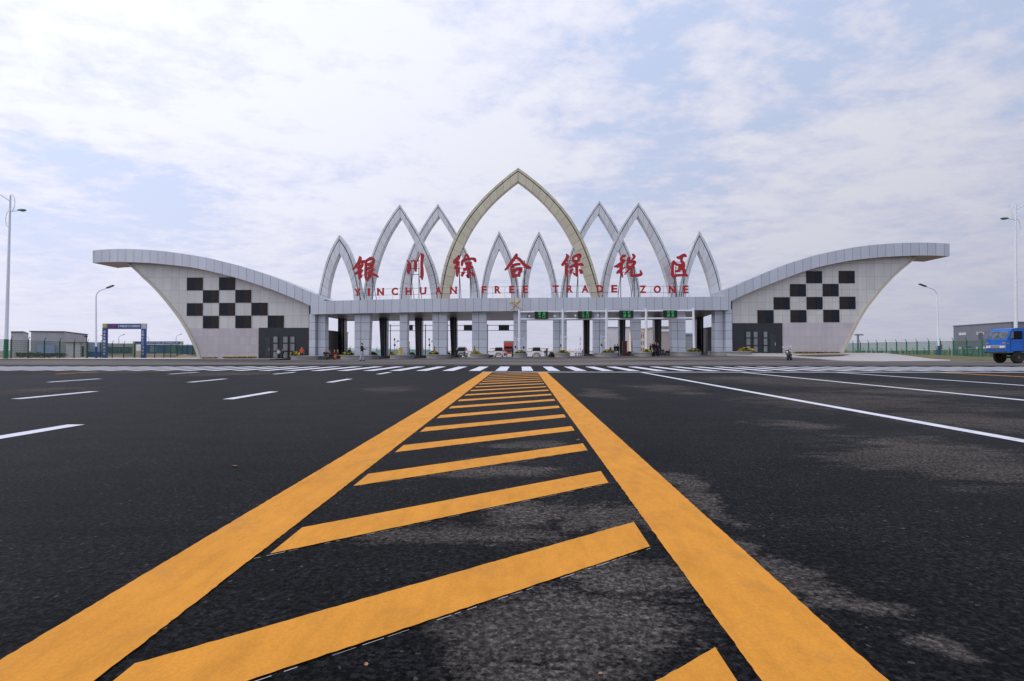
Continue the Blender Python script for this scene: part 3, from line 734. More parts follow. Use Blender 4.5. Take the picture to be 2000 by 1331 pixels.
# end piers where canopy and wings meet
for a, b in ((603.9, 615.2), (1417.3, 1429.6)):
    xa, xb2 = P(a, 650, 66.7).x, P(b, 650, 66.7).x; mx = (xa + xb2) / 2
    b_ = MB(); b_.box(xa, xb2, 66.7, 67.9, gz(mx, 66.7) - 0.05, zsof(mx)); b_.build('column', M_col, can)
    xa2 = xb2 if a < 1000 else xa - 0.3
    b_ = MB(); b_.box(xa2, xa2 + 0.3, 67.6, 67.85, gz(mx, 67), zsof(mx)); b_.build('column', M_dcol, can)  # dark strip filling the gap between pier and column
# dark rear legs
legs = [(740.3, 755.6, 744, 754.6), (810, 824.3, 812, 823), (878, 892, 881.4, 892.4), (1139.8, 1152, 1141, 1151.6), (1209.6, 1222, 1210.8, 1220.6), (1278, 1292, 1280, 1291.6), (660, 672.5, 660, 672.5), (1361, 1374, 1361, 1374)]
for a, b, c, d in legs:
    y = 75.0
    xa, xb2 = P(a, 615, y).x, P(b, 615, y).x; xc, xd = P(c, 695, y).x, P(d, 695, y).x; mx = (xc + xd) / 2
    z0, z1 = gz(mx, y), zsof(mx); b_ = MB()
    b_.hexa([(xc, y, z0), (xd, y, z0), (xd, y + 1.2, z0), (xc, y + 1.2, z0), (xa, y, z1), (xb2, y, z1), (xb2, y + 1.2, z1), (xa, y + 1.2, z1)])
    q = 0.68  # pale strip up each leg paints a reflection onto the dark cladding
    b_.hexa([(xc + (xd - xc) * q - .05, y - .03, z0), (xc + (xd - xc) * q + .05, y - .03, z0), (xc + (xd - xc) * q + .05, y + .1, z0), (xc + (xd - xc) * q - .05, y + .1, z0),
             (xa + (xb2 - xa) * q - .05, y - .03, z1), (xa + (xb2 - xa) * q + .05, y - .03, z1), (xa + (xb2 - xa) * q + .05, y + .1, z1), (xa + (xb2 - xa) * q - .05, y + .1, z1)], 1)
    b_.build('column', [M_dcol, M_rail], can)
# low annexes behind the wings, seen through the end bays
M_annex = mat('dark_annex_panel', srgb(104, 100, 98), 0.5, 0.0, 0.15, 0.8, seam=(2.4, 0, 0.0, 0, 0.02), seamcol=srgb(60, 58, 58))
for sgn, lab in ((-1, 'low dark grey annex behind the left wing, seen through the end bay'), (1, 'low dark grey annex behind the right wing, seen through the end bay')):
    X = 24.6 * sgn + (0.0 if sgn < 0 else 0.2); z1 = P(648 if sgn < 0 else 1384, 647.5 if sgn < 0 else 640, 72).z
    t = thing('annex', (X + 3 * sgn, 74, gz(X, 72)), lab, 'annex', 'annexes behind the wings')
    b_ = MB(); b_.box(min(X, X + 6 * sgn), max(X, X + 6 * sgn), 70.4, 80, gz(X, 72) - 0.6, z1); b_.build('wall', M_annex, t)
    b_ = MB(); b_.box(min(X - 0.1 * sgn, X + 6.1 * sgn), max(X - 0.1 * sgn, X + 6.1 * sgn), 70.3, 80.1, z1, z1 + 0.12); b_.build('roof', M_frame, t)
    b_ = MB(); b_.box(min(X, X - .06 * sgn), max(X, X - .06 * sgn), 70.9, 72.1, gz(X, 72), z1 - 0.5); b_.build('door', M_black, t)

# gilt emblem on the fascia: a key and a winged staff, crossed
e0 = P(1008, 595, 65.9)
em = thing('emblem', e0, 'gilt emblem of a crossed key and winged staff at the centre of the fascia', 'emblem')
s_ = 66 / F
EP = lambda dx, dy, y=65.9: (e0.x + dx * s_, y, e0.z - dy * s_)
b_ = MB()
b_.tube([EP(-9, 9), EP(6, -7)], 0.055, 6); 
for k in range(9):
    a = -9 + 12 * k / 8; b_.ell(EP(a + 1.2 * math.sin(k * 1.57), 9 - 12 * k / 8 + 1.2 * math.sin(k * 1.57), 65.86), 0.06, 6, 5)
b_.build('staff', M_goldleaf, em)
b_ = MB()
for sgn in (-1, 1):
    for k in range(5):
        th = R(-42 + 16 * k) ; l = 8 - 0.8 * k
        c0 = EP(4.5, -5.5)
        d = (l * math.cos(R(-135 + sgn * (48 + 15 * k)) + math.pi), l * math.sin(R(-135 + sgn * (48 + 15 * k)) + math.pi))
        b_.tube([c0, EP(4.5 - d[0] * 0.9, -5.5 - d[1] * 0.9)], [0.085, 0.03], 6)
b_.build('wing', M_goldleaf, em)
b_ = MB()
b_.tube([EP(-10, -8, 65.82), EP(7, 8, 65.82)], 0.06, 6)
ring = [EP(8.5 + 2.6 * math.cos(t), 9.5 + 2.6 * math.sin(t), 65.82) for t in [i * math.pi / 6 for i in range(13)]]
b_.tube(ring, 0.05, 6)
b_.tube([EP(-9, -7, 65.82), EP(-12, -4, 65.82)], 0.075, 6); b_.tube([EP(-6.5, -4.7, 65.82), EP(-9.5, -2.2, 65.82)], 0.075, 6)
b_.build('key', M_goldleaf, em)

# ------------------------------------------------------------------ pointed arches on the canopy roof
def zz(ox, s, oy, l): return [(ox + x / s, oy + y / s) for x, y in l]
q2 = lambda l: zz(600, 4.59, 310, l)
q3 = lambda l: zz(1000, 4.59, 310, l)
def mirror(l, c): return [(2 * c - u, v) for u, v in l]
VB = 592.0
def leg_fit(pts):
    pts = sorted(pts, key=lambda p: p[1]); v = np.array([p[1] for p in pts]); u = np.array([p[0] for p in pts])
    w = np.ones(len(v)); w[0] = 6
    k = 3 if len(v) > 5 else 2
    c = np.polyfit(v - v[0], u, k, w=w)
    return lambda x, c=c, v0=v[0]: float(np.polyval(c, x - v0))
def arch(label, m, OL, OR, IL, IR, Y, depth=1.2):
    fOL, fOR, fIL, fIR = map(leg_fit, (OL, OR, IL, IR))
    vo = min(p[1] for p in OL); vi = min(p[1] for p in IL)
    uo = (fOL(vo) + fOR(vo)) / 2; ui = (fIL(vi) + fIR(vi)) / 2
    b_ = MB(); n = 30
    prof = [(0, depth), (0, 0.06), (0.22, 0.06), (0.22, 0.45), (0.305, 0.45), (0.305, 0), (1, 0), (1, depth)]
    for fo, fi in ((fOL, fIL), (fOR, fIR)):
        rows = []; dist = 0; prev = None
        for i in range(n + 1):
            t = (i / n) ** 1.25
            va, vb = vo + (VB - vo) * t, vi + (VB - vi) * t
            a = (uo if i == 0 else fo(va), va); c = (ui if i == 0 else fi(vb), vb)
            pa, pc = P(a[0], a[1], Y), P(c[0], c[1], Y)
            mid = (pa + pc) / 2
            if prev is not None: dist += (mid - prev).length
            prev = mid
            rows.append(([Vector((pa.x + (pc.x - pa.x) * s, Y + d, pa.z + (pc.z - pa.z) * s)) for s, d in prof], dist))
        for i in range(n):
            for j in range(len(prof)):
                q = (j + 1) % len(prof)
                A, B = rows[i], rows[i + 1]
                uv = [(prof[j][0], A[1]), (prof[q][0], A[1]), (prof[q][0], B[1]), (prof[j][0], B[1])]
                pts = [A[0][j], A[0][q], B[0][q], B[0][j]]
                if fo is fOL: pts = pts[::-1]; uv = uv[::-1]
                b_.face(pts, 1 if j in (2, 3, 4) else 0, uv)
    o = b_.build('pointed_arch', [m, mat('arch_joint_shadow_gap', srgb(104, 108, 118), .6)])
    # origin at the middle of its foot
    c = P((fOL(VB) + fOR(VB)) / 2, VB, Y); c.y = Y + depth / 2
    for v in o.data.vertices: v.co -= c
    o.location = c
    return tag(o, label, 'arch', 'pointed arches on the gate roof')
A1 = (q2([(285,685),(235,765),(185,880),(150,985),(120,1110),(95,1225)]), q2([(285,685),(345,755),(385,850),(415,935),(440,1030),(470,1150),(500,1265)]),
      q2([(288,845),(250,930),(215,1040),(180,1255)]), q2([(288,845),(330,920),(365,1020),(395,1130),(420,1250)]))
A2 = (q2([(828,410),(760,500),(690,610),(640,715),(590,830),(555,940),(525,1060),(500,1200),(490,1265)]), q2([(828,410),(895,515),(960,615),(1020,710),(1070,800),(1110,890),(1140,980),(1165,1080),(1185,1200)]),
      q2([(835,528),(770,620),(710,735),(660,860),(620,990),(590,1120),(565,1260)]), q2([(835,528),(900,640),(955,740),(1000,830),(1040,930),(1075,1040),(1100,1170),(1112,1250)]))
A3 = (q2([(1172,405),(1110,490),(1050,590),(990,690),(940,780),(905,870),(870,980),(845,1090),(825,1230)]), q2([(1172,405),(1240,510),(1310,620),(1380,735),(1440,855),(1490,970),(1520,1090),(1545,1230)]),
      q2([(1180,517),(1100,620),(1045,720),(1000,830),(960,930),(935,1040),(905,1250)]), q2([(1180,517),(1240,610),(1310,725),(1370,845),(1420,965),(1455,1080),(1480,1240)]))
A4 = (q2([(1891,82),(1800,150),(1700,230),(1600,325),(1500,440),(1420,545),(1340,670),(1280,800),(1240,910),(1210,1020),(1190,1130),(1182,1250)]),
      q3([(55,82),(150,145),(260,235),(360,330),(440,420),(520,530),(590,640),(650,750),(700,860),(740,980),(772,1090),(800,1240)]),
      q2([(1891,200),(1800,265),(1700,355),(1600,460),(1520,570),(1450,690),(1390,810),(1340,940),(1300,1080),(1268,1250)]),
      q3([(55,200),(150,262),(250,355),(340,450),(420,560),(490,670),(555,800),(610,930),(655,1050),(690,1140),(716,1240)]))
s9 = lambda ox, l: zz(ox, 9.524, 480, l)
A5 = (q2([(1720,648),(1670,760),(1630,860),(1600,960),(1575,1080),(1555,1230)]), q2([(1720,648),(1770,740),(1815,840)]) + s9(850, [(1335,0),(1420,210),(1490,430),(1535,650),(1575,960)]),
      s9(850, [(1188,62),(1100,250),(1040,450),(990,700),(960,960)]), s9(850, [(1188,62),(1290,300),(1360,470),(1400,640),(1440,960)]))
A6 = (q3([(243,650),(190,750),(140,880),(110,1000),(90,1110),(75,1240)]), q3([(243,650),(290,750),(340,870),(375,990),(400,1110),(420,1240)]),
      q3([(240,808),(200,900),(170,1010),(150,1130),(143,1240)]), q3([(240,808),(290,920),(320,1010),(345,1110),(360,1240)]))
A7 = (q3([(785,378),(700,500),(640,600),(570,730),(520,850),(490,960),(460,1080),(435,1240)]), q3([(785,378),(850,480),(920,580),(980,685),(1040,810),(1080,900),(1110,1000),(1140,1130),(1157,1240)]),
      q3([(780,493),(710,600),(650,700),(600,810),(560,930),(530,1060),(495,1240)]), q3([(780,493),(850,610),(910,710),(960,805),(1000,900),(1040,1020),(1070,1130),(1087,1240)]))
A8 = (q3([(1135,390),(1050,520),(980,625),(920,730),(870,840),(835,970),(810,1100),(795,1240)]), q3([(1135,390),(1210,500),(1270,600),(1340,720),(1390,830),(1430,930),(1460,1030),(1480,1110),(1497,1240)]),
      q3([(1130,518),(1060,620),(1000,730),(950,840),(910,960),(880,1090),(860,1240)]), q3([(1130,518),(1210,650),(1270,760),(1320,870),(1360,980),(1390,1090),(1425,1240)]))
A9 = (q3([(1683,648),(1640,740),(1595,850),(1570,940)]) + s9(1220, [(1140,400),(1090,620),(1050,800),(1020,950)]), s9(1220, [(1397,-275),(1545,0),(1640,210),(1700,350),(1750,520),(1785,680),(1822,900)]),
      s9(1220, [(1378,88),(1310,200),(1250,400),(1200,620),(1140,950)]), s9(1220, [(1378,88),(1460,280),(1530,450),(1590,660),(1650,930)]))
arch('small silver pointed arch at the far left end of the row, beside the left wing', M_arch, *A1, 69.9)
arch('tall silver pointed arch between the far left small arch and the next tall one', M_arch, *A2, 69.78)
arch('tall silver pointed arch whose right leg crosses the left leg of the gold arch', M_arch, *A3, 69.95)
arch('tallest arch of the gate, champagne gold, pointed, at the centre', M_gold, *A4, 69.6)
arch('small silver pointed arch under the gold arch, its left one', M_arch, *A5, 70.1)
arch('small silver pointed arch under the gold arch, its right one', M_arch, *A6, 70.1)
arch('tall silver pointed arch whose left leg crosses the right leg of the gold arch', M_arch, *A7, 69.95)
arch('tall silver pointed arch between the far right small arch and the next tall one', M_arch, *A8, 69.78)
arch('small silver pointed arch at the far right end of the row, beside the right wing', M_arch, *A9, 69.9)
# ------------------------------------------------------------------ red roof-top lettering on steel stands
YG = 67.3
ZOOM = 19.0125
CH = {
 'left end': (680, 490, [
  [(415,200,10),(440,270,45),(380,420,40),(280,560,35),(165,700,28)], [(430,420,35),(540,395,40),(650,395,35)], [(470,430,35),(540,530,30)],
  [(330,640,35),(430,610,45),(520,560,35)], [(430,520,45),(420,700,55),(420,900,45),(410,1060,25)], [(275,860,30),(340,800,35),(430,760,35)],
  [(520,710,25),(450,820,30)], [(490,900,30),(430,990,45)], [(650,420,30),(650,700,35),(640,950,30),(690,1100,35)],
  [(640,400,30),(760,320,35),(850,280,40),(940,350,40),(910,460,40),(880,600,35)], [(700,520,35),(800,500,45),(890,480,35)],
  [(690,660,30),(850,620,35),(930,680,30)], [(930,690,30),(830,770,35),(740,840,30)], [(730,830,30),(860,850,50),(960,890,40),(1050,930,40),(1100,985,20)],
  [(690,1090,40),(760,1000,35),(820,930,30)]]),
 'second': (780, 485, [
  [(265,450,12),(330,500,30),(360,620,45),(345,760,50),(330,860,55),(345,960,25)], [(430,500,12),(510,465,20),(580,490,35),(600,620,50),(590,760,45),(610,870,18)],
  [(620,520,24),(680,430,15),(750,240,10)], [(770,210,15),(850,260,55),(840,400,45),(825,600,42),(835,800,48),(835,1000,50),(840,1180,15)], [(745,1050,10),(800,1080,30)]]),
 'third': (870, 485, [
  [(470,280,30),(500,330,50),(400,420,45),(300,520,40)], [(310,560,35),(440,500,40),(450,600,45),(360,730,45)], [(350,740,40),(460,730,45),(520,770,35)],
  [(460,760,50),(440,900,45),(430,1040,35)], [(690,400,18),(740,280,25),(800,250,30),(850,330,40)],
  [(600,660,25),(620,560,40),(650,460,40),(800,410,38),(980,390,35),(1080,420,50),(1110,500,35)], [(730,570,30),(830,580,50),(960,540,40)],
  [(670,810,40),(800,760,45),(900,710,45),(1020,710,30)], [(860,620,40),(780,720,35)], [(850,780,45),(850,950,40),(840,1090,30),(780,1000,20)],
  [(700,890,30),(640,940,40),(610,1040,30)], [(970,910,20),(1030,970,50),(1050,1030,40)]]),
 'middle': (975, 485, [
  [(610,215,20),(640,260,50),(560,380,50),(420,560,45),(330,690,40),(215,810,28)], [(640,350,40),(760,420,45),(900,580,50),(1020,680,55),(1120,720,50),(1180,740,20)],
  [(480,600,25),(520,640,40),(650,600,42),(780,590,35)], [(440,660,15),(445,800,30),(490,950,50),(520,1080,30)],
  [(470,840,40),(620,800,45),(760,760,50),(820,790,45),(760,900,50),(720,1000,45)], [(520,1060,40),(650,1010,45),(780,1030,25)]]),
 'fifth': (1085, 485, [
  [(390,210,8),(450,300,50),(400,420,50),(320,540,50),(250,630,45)], [(400,560,40),(400,700,45),(400,900,45),(420,1030,30)], [(640,320,25),(650,420,35),(690,500,40)],
  [(680,310,40),(800,270,40),(890,250,50),(920,310,40),(860,400,40),(850,460,40)], [(690,480,40),(790,480,40),(890,460,20)],
  [(520,710,30),(620,670,40),(740,620,45),(860,610,35),(960,600,40),(1030,640,30)], [(730,480,45),(770,620,50),(785,800,38),(790,950,40),(785,1050,20)],
  [(640,900,12),(740,990,35)], [(680,780,10),(590,830,45),(575,950,25)], [(890,790,20),(950,860,50),(980,930,45)]]),
 'sixth': (1190, 485, [
  [(600,290,40),(530,290,45),(440,350,30)], [(430,350,25),(440,420,30),(580,470,45)], [(540,500,40),(400,590,50),(300,660,50),(180,680,15)], [(300,700,40),(390,640,40)],
  [(470,520,40),(450,700,50),(430,850,50),(470,980,35),(500,1090,12)], [(300,930,35),(350,860,45),(430,820,40)], [(450,780,30),(520,770,18),(580,710,18)],
  [(740,350,45),(710,440,45),(740,520,40),(820,480,25),(900,380,35),(930,300,40),(860,215,15)], [(660,530,20),(680,640,30),(720,700,40)],
  [(740,540,30),(850,500,30),(950,520,40),(900,620,45),(850,700,40)], [(650,700,30),(750,720,50),(860,720,40)], [(760,750,35),(680,850,30),(580,980,15)],
  [(830,760,30),(830,900,38),(830,1010,40),(950,1020,40),(1100,1000,45),(1190,980,35),(1180,900,25),(1145,820,8)]]),
 'right end': (1290, 485, [
  [(610,320,15),(700,350,50),(800,300,55),(890,260,50),(960,310,30)], [(800,360,40),(790,480,35),(850,560,50),(840,700,60),(740,780,50),(640,850,40),(550,830,15)],
  [(490,480,40),(540,560,30),(640,610,35),(760,620,35),(850,600,35)], [(700,680,45),(800,740,50),(890,830,45),(900,930,40)],
  [(480,500,40),(455,650,42),(450,850,42),(450,980,45),(520,1080,35)], [(500,1050,45),(640,1010,40),(800,1000,35),(920,990,40),(1010,1030,30)]]),
}
def smooth_path(pts, sub=5):
    out = []; n = len(pts); A = [np.array(p, float) for p in pts]
    for i in range(n - 1):
        p0 = A[max(i - 1, 0)]; p1 = A[i]; p2 = A[i + 1]; p3 = A[min(i + 2, n - 1)]
        for k in range(sub):
            t = k / sub
            out.append(0.5 * ((2 * p1) + (-p0 + p2) * t + (2 * p0 - 5 * p1 + 4 * p2 - p3) * t * t + (-p0 + 3 * p1 - 3 * p2 + p3) * t ** 3))
    out.append(A[-1]); return out
def stroke_outline(pts):
    pts = smooth_path(pts); Lf = []; Rt = []
    for i, p in enumerate(pts):
        d = pts[min(i + 1, len(pts) - 1)][:2] - pts[max(i - 1, 0)][:2]
        d = d / (np.linalg.norm(d) + 1e-6); nrm = np.array([-d[1], d[0]]); r = max(8, p[2] * 1.2)
        Lf.append(p[:2] + nrm * r); Rt.append(p[:2] - nrm * r)
    e = pts[-1]; s = pts[0]
    d1 = e[:2] - pts[-2][:2]; d1 = d1 / (np.linalg.norm(d1) + 1e-6); d0 = pts[1][:2] - s[:2]; d0 = d0 / (np.linalg.norm(d0) + 1e-6)
    return Lf, Rt, s[:2] - d0 * s[2] * 0.7, e[:2] + d1 * e[2] * 0.7
LATIN = '\u94f6\u5ddd\u7efc\u5408\u4fdd\u7a0e\u533a'
for idx, (where, (ox, oy, strokes)) in enumerate(CH.items()):
    toP = lambda p, y: Vector((P(ox + p[0] / ZOOM, oy + p[1] / ZOOM, YG).x, y, P(ox + p[0] / ZOOM, oy + p[1] / ZOOM, YG).z))
    allp = [p for s in strokes for p in s]
    cu = ox + sum(p[0] for p in allp) / len(allp) / ZOOM
    foot = P(cu, 586, YG)
    t = thing('sign_character', foot, 'large red brush-style Chinese character reading %s on dark steel struts on the gate roof' % LATIN[idx], 'sign character', 'large red Chinese characters on the roof')
    b_ = MB()
    for si, st in enumerate(strokes):
        Lf, Rt, s0, e0_ = stroke_outline(st)
        yf = YG - 0.012 * si; yb = YG + 0.22 + 0.004 * si
        chain = [[toP(s0, 0)] * 2] + [[toP(a, 0), toP(b, 0)] for a, b in zip(Lf, Rt)] + [[toP(e0_, 0)] * 2]
        at = lambda p, y: Vector((p.x, y, p.z))
        for i in range(len(chain) - 1):
            (a, b), (c, d) = chain[i], chain[i + 1]
            b_.face([at(a, yf), at(c, yf), at(d, yf), at(b, yf)]); b_.face([at(b, yb), at(d, yb), at(c, yb), at(a, yb)])
            b_.face([at(a, yb), at(c, yb), at(c, yf), at(a, yf)]); b_.face([at(b, yf), at(d, yf), at(d, yb), at(b, yb)])
    b_.build('glyph', M_red, t)
    us = [p[0] / ZOOM + ox for p in allp]; vs = [p[1] / ZOOM + oy for p in allp]
    u0, u1 = min(us), max(us); um = (u0 + u1) / 2; w = u1 - u0
    fr_ = MB(); ys = YG + 0.3
    zroof = lambda u: ztop(P(u, 586, YG).x) - 0.02
    lean = (1016 - um) * 0.028
    for uu in (um - w * 0.24, um + w * 0.26):
        pt = P(uu, min(vs) + 12, YG); pb = P(uu, 586, YG)
        fr_.tube([(pb.x, ys, zroof(uu)), (pt.x, ys, pt.z)], 0.042, 6)
        ph = P(uu, max(vs) - 8, YG)
        fr_.tube([(ph.x, ys + .05, ph.z), (ph.x, ys + 2.3, zroof(uu))], 0.036, 6)
    for vv in (min(vs) + 13, (min(vs) + max(vs)) / 2 + 3, max(vs) - 11):
        a = P(um - w * 0.24, vv, YG); c = P(um + w * 0.26, vv, YG)
        fr_.tube([(a.x - .1, ys, a.z), (c.x + .1, ys, c.z)], 0.036, 6)
    fr_.build('support_frame', M_steel, t)
# English line under it: every letter a thing, two rails per word
words = [('YINCHUAN', [(692,704),(718.4,722.6),(736.5,750),(764.7,777.2),(792,804.5),(819.7,832.8),(850.4,862.8),(879,892.5)], 564, 579, 560, 574.7),
         ('FREE', [(940.8,950.6),(966,978.4),(994.4,1005),(1020.6,1031.2)], 559.2, 574, 558.2, 573),
         ('TRADE', [(1079,1091.2),(1107,1119),(1135.8,1149.8),(1165.5,1178.5),(1194,1205.6)], 557.6, 572.4, 557, 572),
         ('ZONE', [(1249.3,1261.8),(1276.7,1290.8),(1306,1319.4),(1334.3,1344.2)], 558, 573, 558, 573.3)]
ordn = ['first', 'second', 'third', 'fourth', 'fifth', 'sixth', 'seventh', 'eighth']
YE = 67.05
for wd, spans, vt0, vb0, vt1, vb1 in words:
    n = len(spans)
    for i, (a, c) in enumerate(spans):
        t_ = i / max(1, n - 1); vt = vt0 + (vt1 - vt0) * t_; vb = vb0 + (vb1 - vb0) * t_
        p0, p1 = P(a, vb, YE), P(c, vt, YE)
        o = text_obj('sign_letter', wd[i], p1.z - p0.z, ((p0.x + p1.x) / 2, YE, (p0.z + p1.z) / 2), M_red, None, 0.07, p1.x - p0.x, 0.04)
        pos = 'last' if i == n - 1 else ordn[i]
        tag(o, 'red capital letter %s, %s letter of the word %s above the fascia' % (wd[i], pos, wd), 'sign letter', 'red capital letters of the English sign')
    u0, u1 = spans[0][0] - 2, spans[-1][1] + 2
    b_ = MB()
    for dv in (1.6, -1.2):
        va, vc = (vt0 if dv > 0 else vb0) + dv, (vt1 if dv > 0 else vb1) + dv
        a, c = P(u0, va, YE), P(u1, vc, YE); b_.tube([(a.x, YE + .13, a.z), (c.x, YE + .13, c.z)], 0.022, 5)
    for k in range(n + 1):
        u = u0 + (u1 - u0) * k / n; a = P(u, vt0 + (vt1 - vt0) * k / n + 1.6, YE)
        b_.tube([(a.x, YE + .16, ztop(a.x) - 0.02), (a.x, YE + .16, a.z)], 0.016, 5)
    o = b_.build('sign_rail', M_rail); c = P((u0 + u1) / 2, 583, YE); c.z = ztop(c.x)
    for v in o.data.vertices: v.co -= c
    o.location = c
    tag(o, 'thin pair of grey rails carrying the red letters of the word ' + wd, 'sign rail', 'rails behind the English letters')

# ------------------------------------------------------------------ traffic islands, flower bushes
def leaf_clump(name, m, n, rx, ry, rz, size, seed, cone=False):
    rnd = random.Random(seed); b_ = MB()
    for i in range(n):
        a = rnd.uniform(0, 2 * math.pi)
        if cone:
            h = rnd.random() ** 1.3; r = (1 - h) * rnd.uniform(0.75, 1.05); p = Vector((rx * r * math.cos(a), ry * r * math.sin(a), rz * h))
        else:
            t = math.acos(rnd.uniform(0.0, 1.0)); r = rnd.uniform(0.72, 1.08)
            p = Vector((rx * r * math.sin(t) * math.cos(a), ry * r * math.sin(t) * math.sin(a), rz * r * math.cos(t)))
        s = size * rnd.uniform(0.6, 1.4)
        q = Matrix.Rotation(rnd.uniform(0, 6.28), 3, 'Z') @ Matrix.Rotation(rnd.uniform(-1.1, 1.1), 3, 'X') @ Matrix.Rotation(rnd.uniform(-1, 1), 3, 'Y')
        pts = [q @ Vector(v) * s + p for v in ((-.5, -.3, 0), (0, -.55, .05), (.5, -.2, 0), (.25, .45, .08), (-.3, .5, 0))]
        mi = 0 if len(m) == 1 else (0 if rnd.random() < 0.58 + 0.3 * math.sin(3 * a) else (1 if rnd.random() < 0.65 or len(m) < 3 else 2))
        b_.face(pts, mi)
    return b_.mesh(name, m)
M_lg = mat('leaf_green', srgb(84, 96, 44), 0.7, 0.0, 0.4, 6); M_ld = mat('leaf_dark_green', srgb(46, 58, 32), 0.7, 0.0, 0.4, 6)
M_ly = mat('yellow_flowers', srgb(206, 172, 40), 0.7, 0.0, 0.25, 6); M_lr = mat('brown_red_leaves', srgb(112, 72, 44), 0.7, 0.0, 0.3, 6)
bush_me = [leaf_clump('flower_bush', [M_lg, M_ly, M_lr], 420, 1, 1, 1, 0.26, 11), leaf_clump('flower_bush', [M_lg, M_ld, M_ly], 420, 1, 1, 1, 0.26, 12)]
cone_me = leaf_clump('flower_cone', [M_ly, M_lg], 300, 1, 1, 1, 0.3, 13, True)
dark_me = leaf_clump('shrub', [M_ld, M_lg], 380, 1, 1, 1, 0.26, 14)
def bush(me, name, u0, u1, vt, vb, Y, label, cat, group, ry=0.5):
    p0, p1 = P(u0, vb, Y), P(u1, vt, Y)
    o = bpy.data.objects.new(name, me); COL.objects.link(o)
    o.location = ((p0.x + p1.x) / 2, Y, p0.z); o.scale = ((p1.x - p0.x) / 2, ry, p1.z - p0.z); o.rotation_euler = (0, 0, 0)
    return tag(o, label, cat, group)
isl = [ # u range of the island nose, v top, v bottom, bush range
 (562, 616, 696.8, 702.4, (566, 588, 687.6, 697)), (660, 724, 695.6, 703, (664, 692, 687.8, 696.3)), (758, 797, 694.8, 702.2, (760, 773, 687.4, 695.6)),
 (830, 873, 694, 700.6, (836, 858, 686.6, 695)), (916, 951, 693, 699.8, (919, 942, 686.8, 694)), (1002.6, 1030, 692, 699.6, (1004, 1028.5, 685.4, 693)),
 (1086, 1113, 691.4, 698.2, (1088.6, 1112.6, 684.6, 692.2)), (1168, 1209, 690.8, 697.2, (1175, 1200.6, 683.8, 691.6)), (1250, 1275, 690, 696.6, (1255.6, 1271.4, 682.8, 690.8)),
 (1326, 1374, 688.8, 695.8, (1342, 1368.6, 681.2, 689.6)), (1404, 1474, 687.6, 694.6, (1441.6, 1472, 679.4, 688.4))]
lane = ['at the left wing', 'at the first gate column', 'at the second gate column', 'at the third gate column', 'at the column left of the centre', 'at the centre column under the emblem',
        'at the column right of the centre', 'with the third white sign pole', 'with the fourth white sign pole', 'with the last white sign pole', 'at the right wing']
for i, (u0, u1, vt, vb, bs_) in enumerate(isl):
    Y0 = 62.6; x0, x1 = P(u0, vt, Y0).x, P(u1, vt, Y0).x; xm = (x0 + x1) / 2; g = gz(xm, Y0)
    zt = max(g + 0.32, P(u0, vt, Y0).z); rad = (x1 - x0) / 2; dpt = min(rad, 1.0)
    def pad(grow, y_end, z0, z1, mi=0):
        out = [(xm + (rad + grow) * math.cos(math.pi + math.pi * k / 14), Y0 + dpt + (dpt + grow) * math.sin(math.pi + math.pi * k / 14)) for k in range(15)] + [(x1 + grow, y_end), (x0 - grow, y_end)]
        bm_ = MB(); n = len(out)
        bm_.v = [Vector((x, y, z0)) for x, y in out] + [Vector((x, y, z1)) for x, y in out]
        bm_.f = [tuple(range(n, 2 * n))] + [(k, (k + 1) % n, n + (k + 1) % n, n + k) for k in range(n)]; bm_.mi = [0] * len(bm_.f)
        return bm_
    t = thing('traffic_island', (xm, Y0, g), 'kerbed traffic island with a rounded planter nose ' + lane[i], 'traffic island', 'traffic islands between the lanes')
    pad(0, 66.2, g - 0.25, zt).build('planter', mat('planter_concrete', srgb(142, 140, 140), 0.8, 0.0, 0.15, 1.0, bump=0.2), t)
    b_ = pad(0.06, 66.1, zt, zt + 0.06); b_.build('coping', M_conc, t)
    b_ = MB(); b_.box(x0 - 0.02, x1 + 0.02, 66.3, 78.5, g - 0.4, g + 0.28); b_.build('kerb', M_kerbd, t)
    a = bs_; nm = 'yellow and green flower bush' if i not in (6, 8) else 'green flower bush'
    bush(bush_me[i % 2], 'flower_bush', a[0], a[1], a[2], P(a[0], a[3], 63.6).z and a[3], 63.6, '%s on the traffic island %s' % (nm, lane[i]), 'flower bush', 'flower bushes on the traffic islands')
for u, vt, vb, lab in ((848.6, 678, 690, 'yellow cone of flowers on the island at the third gate column'), (927, 677, 690, 'yellow cone of flowers on the island left of the centre')):
    bush(cone_me, 'flower_cone', u - 3.2, u + 3.2, vt, vb, 63.2, lab, 'flower cone', 'yellow flower cones', 0.2)
bush(dark_me, 'shrub', 1071, 1083.4, 688.4, 698.4, 66.0, 'round dark green shrub standing by the barrier in the lane right of the centre', 'shrub', None, 0.4)
for u0, u1, vt, lab in ((716, 737, 688, 'low dark shrub bed behind the first gate column'), (799, 811, 689, 'low dark shrub bed beside the red brown box, left of the centre'), (868, 882, 689, 'low dark shrub bed behind the third gate column'),
                        (1222, 1236, 687, 'low dark shrub bed beside the red brown box, right of the centre'), (1296, 1310, 686, 'low dark shrub bed behind the two people on the right')):
    bush(dark_me, 'shrub', u0, u1, vt, 697.5 - (u0 - 720) * 0.004, 80, lab, 'shrub', 'low dark shrub beds behind the gate', 0.7)
